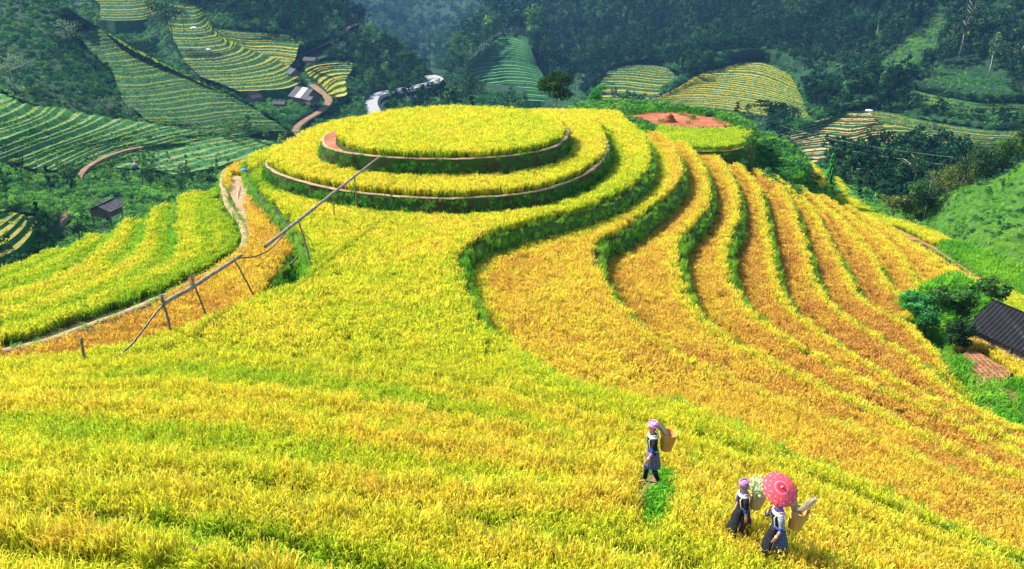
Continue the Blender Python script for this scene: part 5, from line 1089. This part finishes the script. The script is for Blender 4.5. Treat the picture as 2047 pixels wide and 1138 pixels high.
SC1 = pattern('pink_scarf', (.75, .22, .50), (.62, .12, .40), (.80, .42, .62), 20); SC2 = pattern('plaid_scarf', (.22, .30, .48), (.10, .16, .30), (.55, .08, .22), 16); SC3 = pattern('purple_scarf', (.22, .05, .45), (.10, .02, .28), (.35, .18, .60), 18)
GREYSL = pattern('grey_blue_sleeve', (.20, .24, .32), (.10, .12, .18), (.32, .35, .42), 24)
def basket(loc, H, rt, rb, tilt, c, label, rotz):
    o = empty('woven_basket', loc, label, 'basket', 'woven back baskets', rotz); o.rotation_euler = (0, tilt, rotz)
    m, n, out = newmat('wicker_%d' % int(rt*1000+H*100)); tc = n.nodes.new('ShaderNodeTexCoord'); w_ = n.nodes.new('ShaderNodeTexWave'); w_.bands_direction = 'Z'; w_.inputs['Scale'].default_value = 14; w_.inputs['Distortion'].default_value = 1.2; w_.inputs['Detail'].default_value = 3
    n.links.new(tc.outputs['Object'], w_.inputs['Vector']); p = n.nodes.new('ShaderNodeBsdfPrincipled'); p.inputs['Roughness'].default_value = .65
    n.links.new(ramp(n, [(.1, tuple(x*.72 for x in c)), (.6, c), (1, tuple(min(1, x*1.25) for x in c))], w_.outputs['Fac']), p.inputs['Base Color']); b = n.nodes.new('ShaderNodeBump'); b.inputs['Distance'].default_value = .02; n.links.new(w_.outputs['Fac'], b.inputs['Height']); n.links.new(b.outputs[0], p.inputs['Normal']); n.links.new(p.outputs[0], out.inputs[0])
    rings = [((0, 0, H*q), rb+(rt-rb)*q**.8, rb+(rt-rb)*q**.8) for q in np.linspace(0, 1, 14)]
    V, Fc = loft(rings, 32); ni = len(V); V2, F2 = loft([((c_[0], c_[1], max(c_[2], .02)), a-.012, b_-.012) for c_, a, b_ in rings], 32)
    mb = MB().add(V, Fc).add(V2, [f[::-1] for f in F2]).add([(rb*math.cos(6.283*k/32), rb*math.sin(6.283*k/32), .01) for k in range(32)], [tuple(range(32))]); mb.build('body', [m], o, True)
    rm = MB(); rm.tube([((rt+.005)*math.cos(6.2832*k/32), (rt+.005)*math.sin(6.2832*k/32), H) for k in range(33)], .016, 8, cap=False); rm.build('rim', [m], o, True)
    for k in range(3):
        a = 6.283*k/3+.5; s = MB(); s.tube([((rb+.006)*math.cos(a), (rb+.006)*math.sin(a), 0), ((rt+.006)*math.cos(a), (rt+.006)*math.sin(a), H)], .009, 6); s.build('rib', [m], o)
    return o
def tuft(name, loc, rot, L, R, n, mat, label, cat, spread=.35, w=.018, seed=0, tilt=0, leafy=False):
    r = random.Random(seed); B = []
    for k in range(n):
        a = r.uniform(0, 6.28); q = R*math.sqrt(r.random()); x, y = q*math.cos(a), q*math.sin(a); l = L*r.uniform(.6, 1.1); sx, sy = x*spread*6*r.uniform(.4, 1.1), y*spread*6*r.uniform(.4, 1.1); t = r.uniform(0, 6.28)
        if leafy and r.random() < .7:
            p = Vector((x+sx*l, y+sy*l, l*r.uniform(.3, 1))); d = Vector((r.gauss(0, 1), r.gauss(0, 1), r.gauss(0, 1))).normalized()*.04
            B.append(([p-d, p, p+d], [.01, .05, .008], 0, r.uniform(.7, 1.2), 0, (math.cos(t), math.sin(t), 0)))
        else: B.append(([(x*.5, y*.5, -.25), (x+sx*l*.5, y+sy*l*.5, l*.5), (x+sx*l, y+sy*l, l)], [w*.6, w, w*.4], 0, r.uniform(.7, 1.2), 0, (math.cos(t), math.sin(t), 0)))
    o = cards_obj(name, B, mat, None, seed); o.location = tuple(loc); o.rotation_euler = rot; return tag(o, label, cat)
STRAW = tonemat('straw', (.42, .34, .20), (.58, .48, .30), (.72, .63, .44), .05); CHAFF = tonemat('flower_leaves', (.38, .52, .18), (.66, .74, .38), (.88, .9, .7), .3)
def person(loc, rotz, k, scale):
    lab = ['woman in a pink headscarf, black top and grey pleated skirt walking on the bund', 'woman in a blue plaid headscarf and long black clothes wading through rice', 'woman in purple headscarf and patterned blue skirt under the red parasol'][k]
    o = empty('person', loc, lab, 'person', 'women walking through the rice', rotz); o.scale = (scale*.88, scale*.88, scale)
    st = [.10, .16, .22][k]; ln = [.02, .05, .06][k]                 # stride, forward lean
    J = {'pel': ((0, 0, .86), (.135, .105)), 'spi': ((ln*.5, 0, 1.02), (.12, .09)), 'che': ((ln, 0, 1.2), (.145, .10)), 'nec0': ((ln+.015, 0, 1.33), (.07, .06)), 'nec': ((ln+.03, 0, 1.40), .048),
         'hd1': ((ln+.045, 0, 1.455), (.062, .07)), 'hd2': ((ln+.045, 0, 1.53), (.075, .09)), 'hd3': ((ln+.03, 0, 1.60), (.055, .065))}
    E = [('pel', 'spi'), ('spi', 'che'), ('che', 'nec0'), ('nec0', 'nec'), ('nec', 'hd1'), ('hd1', 'hd2'), ('hd2', 'hd3')]
    for s, sg in (('l', 1), ('r', -1)):
        f = st if (sg > 0) == (k != 0) else -st
        J.update({'hip'+s: ((.0, .085*sg, .80), .088), 'kne'+s: ((f*.75+.03, .09*sg, .45), .056), 'ank'+s: ((f*1.3-(.05 if f < 0 else 0), .09*sg, .10 if f > 0 else .13), .034), 'hee'+s: ((f*1.3-.02-(.05 if f < 0 else 0), .09*sg, .045 if f > 0 else .08), .034), 'toe'+s: ((f*1.3+.13, .10*sg, .03), (.035, .022))})
        E += [('pel', 'hip'+s), ('hip'+s, 'kne'+s), ('kne'+s, 'ank'+s), ('ank'+s, 'hee'+s), ('hee'+s, 'toe'+s)]
        if k == 2 and sg < 0: A = [(ln+.02, .19*sg, 1.29), (ln+.16, .22*sg, 1.12), (ln+.16, .13*sg, 1.30)]      # far hand holds the parasol
        elif k == 0: A = [(ln, .175*sg, 1.29), (ln+.02, .215*sg, 1.04), (ln+.09+.04*sg, .20*sg, .82)]
        elif k == 1: A = [(ln, .175*sg, 1.29), (ln-.01, .215*sg, 1.04), (ln+.02-.06*sg, .20*sg, .81)]
        else: A = [(ln, .18*sg, 1.29), (ln-.04, .23*sg, 1.05), (ln+.07, .22*sg, .84)]
        d = (Vector(A[2])-Vector(A[1])).normalized(); P = Vector(A[2])+d*.07; up = Vector((0, sg, 0)); fw = d.cross(up).normalized()
        J.update({'sh'+s: (A[0], .062), 'el'+s: (A[1], .042), 'wr'+s: (A[2], .026), 'pa'+s: (tuple(P), (.022, .034))})
        E += [('che', 'sh'+s), ('sh'+s, 'el'+s), ('el'+s, 'wr'+s), ('wr'+s, 'pa'+s)]
        for q in range(4):
            off = fw*(-.027+.018*q); L_ = [.062, .070, .066, .052][q]; a = P+d*.025+off; c_ = a+d*L_*.55-up*.006*sg*sg; e_ = c_+d*L_*.38-up*sg*(.02 if not (k == 2 and sg < 0) else .035)
            J.update({'f%d%s' % (q, s): (tuple(a), .0095), 'g%d%s' % (q, s): (tuple(c_), .0088), 'h%d%s' % (q, s): (tuple(e_), .007)}); E += [('pa'+s, 'f%d%s' % (q, s)), ('f%d%s' % (q, s), 'g%d%s' % (q, s)), ('g%d%s' % (q, s), 'h%d%s' % (q, s))]
        tf = fw*(1 if fw.x > 0 else -1); a = Vector(A[2])+d*.03+tf*.025; c_ = a+d*.03+tf*.018
        J.update({'t0'+s: (tuple(a), .011), 't1'+s: (tuple(c_), .009)}); E += [('wr'+s, 't0'+s), ('t0'+s, 't1'+s)]
    skin_body('body', J, E, 'pel', SKIN, o)
    # face: nose, eyes, mouth, ears
    hx_ = ln+.045; fm = MB(); fm.tube([(hx_+.082, 0, 1.545), (hx_+.102, 0, 1.515), (hx_+.085, 0, 1.505)], [.010, .016, .010], 6); fm.build('nose', [SKIN], o, True)
    for sg in (1, -1):
        q = MB(); q.tube([(hx_+.078, .032*sg-.012, 1.545), (hx_+.080, .032*sg+.012, 1.545)], .008, 6); q.build('eye', [HAIR], o)
        q = MB(); q.tube([(hx_-.005, .088*sg, 1.55), (hx_-.012, .096*sg, 1.53), (hx_-.005, .088*sg, 1.505)], .012, 6); q.build('ear', [SKIN], o, True)
    q = MB(); q.tube([(hx_+.078, -.022, 1.478), (hx_+.084, 0, 1.476), (hx_+.078, .022, 1.478)], .007, 6); q.build('mouth', [plain('lips_%d' % k, (.35, .09, .08))], o)
    # headscarf wound round the head, hair below at the nape
    sc = [SC1, SC2, SC3][k]; r = random.Random(k); rings = []
    for q in np.linspace(0, 1, 9):
        rr = .112*math.sqrt(max(.02, 1-(q*1.0)**2.6))+.004; rings.append(((hx_-.02, 0, 1.545+.135*q+.018*0), rr*1.08, rr))
    V, Fc = loft(rings, 28, cap=True); V = [(x+.0, y, z-.35*(hx_+.06-x)*.6+.02 if q < 28*5 else z-.012) for q, (x, y, z) in enumerate(V)]
    hs = MB().add(V, Fc)
    for w_ in range(4): hs.tube([(hx_-.02+(.118-.008*w_)*math.cos(a), (.108-.008*w_)*math.sin(a), 1.575+.026*w_+.035*math.cos(a+w_*.9)) for a in np.linspace(0, 6.283, 25)], .017, 6, cap=False)
    hs.build('headscarf', [sc], o, True)
    lobj('hair', [((hx_-.055, 0, 1.56), .055, .078), ((hx_-.06, 0, 1.50), .05, .07), ((hx_-.05, 0, 1.44), .03, .045)], HAIR, o, cap=True)
    if k != 0: lobj('scarf_tail', [((hx_-.03, 0, 1.50), .078, .085), ((ln-.01, 0, 1.42), .075, .08), ((ln-.02, 0, 1.36), .10, .12), ((ln-.02, 0, 1.31), .12, .16)], SC3 if k == 2 else SC2, o, wav=.05)
    # jacket, collar band, sleeves with blue cuffs
    lobj('jacket', [((ln+.015, 0, 1.385), .07, .075), ((ln+.005, 0, 1.345), .105, .165), ((ln, 0, 1.27), .128, .195), ((ln, 0, 1.15), .128, .165), ((ln*.5, 0, 1.02), .122, .15), ((0, 0, .92), .14, .165), ((0, 0, .83), .155, .175)], BLACK, o, .01, wav=.02, seed=k)
    lobj('collar_band', [((ln+.01, 0, 1.375), .10, .13), ((ln+.005, 0, 1.335), .128, .185), ((ln+.005, 0, 1.31), .138, .20)], CREAM, o, .006)
    slm = GREYSL if k == 2 else BLACK
    for s, sg in (('l', 1), ('r', -1)):
        a, b, c_ = [Vector(J[q+s][0]) for q in ('sh', 'el', 'wr')]; m1 = b+(c_-b)*.12; sm = MB(); sm.tube([a+Vector((0, -.03*sg, .015)), a*.5+b*.5, b, m1], [.078, .068, .062, .062], 14); sl__ = sm.build('sleeve', [slm], o, True)
        cf = MB(); cf.tube([b+(a-b)*.12, m1, b+(c_-b)*.24], [.066, .066, .064], 14, cap=False); cf.build('cuff', [BLUE], o, True)
    w3 = Vector(J['wrl'][0]); bq = MB(); bq.tube([w3+Vector((0, 0, .03)), w3+Vector((0, 0, -.0))], [.033, .033], 12); bq.build('bracelet', [CREAM], o)
    # belt, skirt, apron, leggings
    lobj('belt', [((ln*.5, 0, 1.0), .132, .16), ((ln*.4, 0, .96), .136, .164)], BLUE if k != 1 else BLACK, o)
    skm = [SK1, SK2, SK3][k]; hem = [.50, .36, .47][k]; fl = [.20, .215, .235][k]
    lobj('skirt', [((0, 0, .93), .145, .165), ((-.01, 0, .80), .165, .185), ((-.02, 0, .66), fl*.9, fl*.88), ((-.025, 0, hem+.06), fl, fl*.95), ((-.03, 0, hem), fl*1.05, fl*.98)], skm, o, .006, n=84, pleat=.06, np_=21, wav=.03, seed=k)
    if k: 
        V = []; Fc = []; n = 9; m_ = 8
        for i in range(m_):
            q = i/(m_-1)
            for j in range(n): a = (j/(n-1)-.5)*2.0; R = .15+.17*q; V.append((ln*.3+math.cos(a)*R+.05*q, math.sin(a)*R*.9, .98-(.62 if k == 1 else .66)*q+.02*math.sin(j*2+i)))
        Fc = [(i*n+j, i*n+j+1, (i+1)*n+j+1, (i+1)*n+j) for i in range(m_-1) for j in range(n-1)]; ap = obj('apron', V, Fc, [BLACK], o, True); ap.modifiers.new('solid', 'SOLIDIFY').thickness = .01
    for s in 'lr':
        kn, an = Vector(J['kne'+s][0]), Vector(J['ank'+s][0]); lg = MB(); lg.tube([kn+Vector((0, 0, .06)), kn*.6+an*.4, an+Vector((0, 0, .01))], [.070, .068, .046], 12); lg.build('legging', [BLACK], o, True)
        bd = MB(); bd.tube([kn*.9+an*.1, kn*.82+an*.18], [.074, .073], 12); bd.build('legging_band', [CREAM if k == 2 else BLUE], o, True)
    for sg in (1, -1):                                            # straps of the basket
        q = MB(); q.tube([(ln-.17, .10*sg, 1.22), (ln-.10, .12*sg, 1.38), (ln+.03, .13*sg, 1.385), (ln+.13, .12*sg, 1.25), (ln+.11, .155*sg, 1.08), (ln-.05, .19*sg, .98), (ln-.17, .12*sg, .97)], .014, 6); q.build('basket_strap', [CREAM], o, True)
    return o
PZ = -12.1
def pat(u, v): return at_z(u, v, PZ)
PP = [pat(1300, 968), pat(1478, 1086), pat(1546, 1128)]; PR = [math.pi+.08, math.pi+.15, math.pi+.05]; PSC = [1.02, .96, 1.0]
for k in range(3): person(PP[k], PR[k], k, PSC[k])
def rel(k, x, y, z):
    c, s = math.cos(PR[k]), math.sin(PR[k]); S = PSC[k]; x *= .93; return PP[k]+np.array([(x*c-y*s)*S, (x*s+y*c)*S, z*S])
bl = ['orange-brown basket on the back of the pink-scarfed woman', 'light tan basket on the back of the plaid-scarfed woman', 'ochre basket on the back of the woman under the parasol']
for k, (H, rt, rb, c, x, z) in enumerate([(.43, .185, .115, (.95, .40, .06), -.315, .93), (.38, .17, .11, (.92, .62, .24), -.26, .93), (.43, .185, .115, (.95, .48, .09), -.33, .92)]):
    basket(rel(k, x, 0, z), H*PSC[k], rt*PSC[k], rb*PSC[k], [-.10, -.16, -.18][k], c, bl[k], PR[k])
tuft('straw_bundle', rel(0, -.27, .05, 1.37), (0, -.55, 0), .34, .065, 150, STRAW, 'pale straw bundle leaning from the orange-brown basket to the pink scarf', 'straw', .12, seed=1)
tuft('flower_bunch', rel(1, -.30, .05, 1.33), (0, .15, 0), .34, .13, 420, CHAFF, 'pale green and white plants spilling from the light tan basket', 'plants', .5, seed=2, leafy=True)
tuft('straw_bundle', rel(2, -.28, .03, 1.36), (0, -.25, 0), .34, .07, 150, STRAW, 'upright straw bundle in the ochre basket behind the purple scarf', 'straw', .12, seed=3)
tuft('straw_bundle', rel(2, -.44, -.02, 1.34), (0, .75, 0), .36, .06, 130, STRAW, 'straw bundle sticking out to the right of the ochre basket', 'straw', .12, seed=4)
# parasol
S = PSC[2]; hand = rel(2, .22, -.13, 1.33); apex = at_d(1563, 974, PP[2][1]-.32); apex = apex*1.0
axis = Vector((.16, -.50, .85)).normalized()
par = bpy.data.objects.new('parasol', None); link(par); par.location = tuple(apex); par.rotation_euler = axis.to_track_quat('Z', 'Y').to_euler(); tag(par, 'round red paper parasol tilted over the woman with the ochre basket', 'parasol')
R = .36; N = 72; rs = [q*.9 for q in [0, .05, .10, .14, .15, .22, .25, .262, .30, .33, .345, .36, .385, .40]]; V = []; Fc = []; mi = []
cols = [plain('parasol_red', (.62, .03, .04), .5), plain('parasol_pink', (.70, .07, .10), .5), plain('parasol_white', (.80, .42, .40), .5), plain('parasol_gold', (.80, .40, .14), .5)]
for i, q in enumerate(rs):
    for k in range(N): a = 6.283185*k/N; V.append((q*math.cos(a), q*math.sin(a), -.30*q*q/.4-.02*q-(.004 if k % 3 == 0 else 0)))
for i in range(len(rs)-1):
    q = (rs[i]+rs[i+1])/1.8
    for k in range(N):
        Fc.append((i*N+k, (i+1)*N+k, (i+1)*N+(k+1) % N, i*N+(k+1) % N))
        mi.append(0 if q < .14 and q < .09 else 1 if q < .138 else 2 if q < .152 else 1 if q < .245 else (3 if (k//2) % 3 == 0 else 1) if q < .262 else 1 if q < .325 else (3 if (k//2) % 3 == 1 else 1) if q < .345 else 1 if q < .385 else (3 if k % 3 == 0 else 0))
cn_ = obj('canopy', V, Fc, cols, par, True, mi); cn_.modifiers.new('solid', 'SOLIDIFY').thickness = .004
for k in range(16):
    a = 6.283*k/16; q = MB(); q.tube([(.01*math.cos(a), .01*math.sin(a), -.015), (.2*math.cos(a), .2*math.sin(a), -.045), (.355*math.cos(a), .355*math.sin(a), -.113)], .004, 5); q.build('rib', [PALEB], par)
q = MB(); q.tube([(0, 0, .04), (0, 0, -.62)], .009, 8); q.build('shaft', [BARK], par); q = MB(); q.tube([(0, 0, .0), (0, 0, .035), (0, 0, .05)], [.022, .018, .004], 10); q.build('finial', [cols[2]], par)
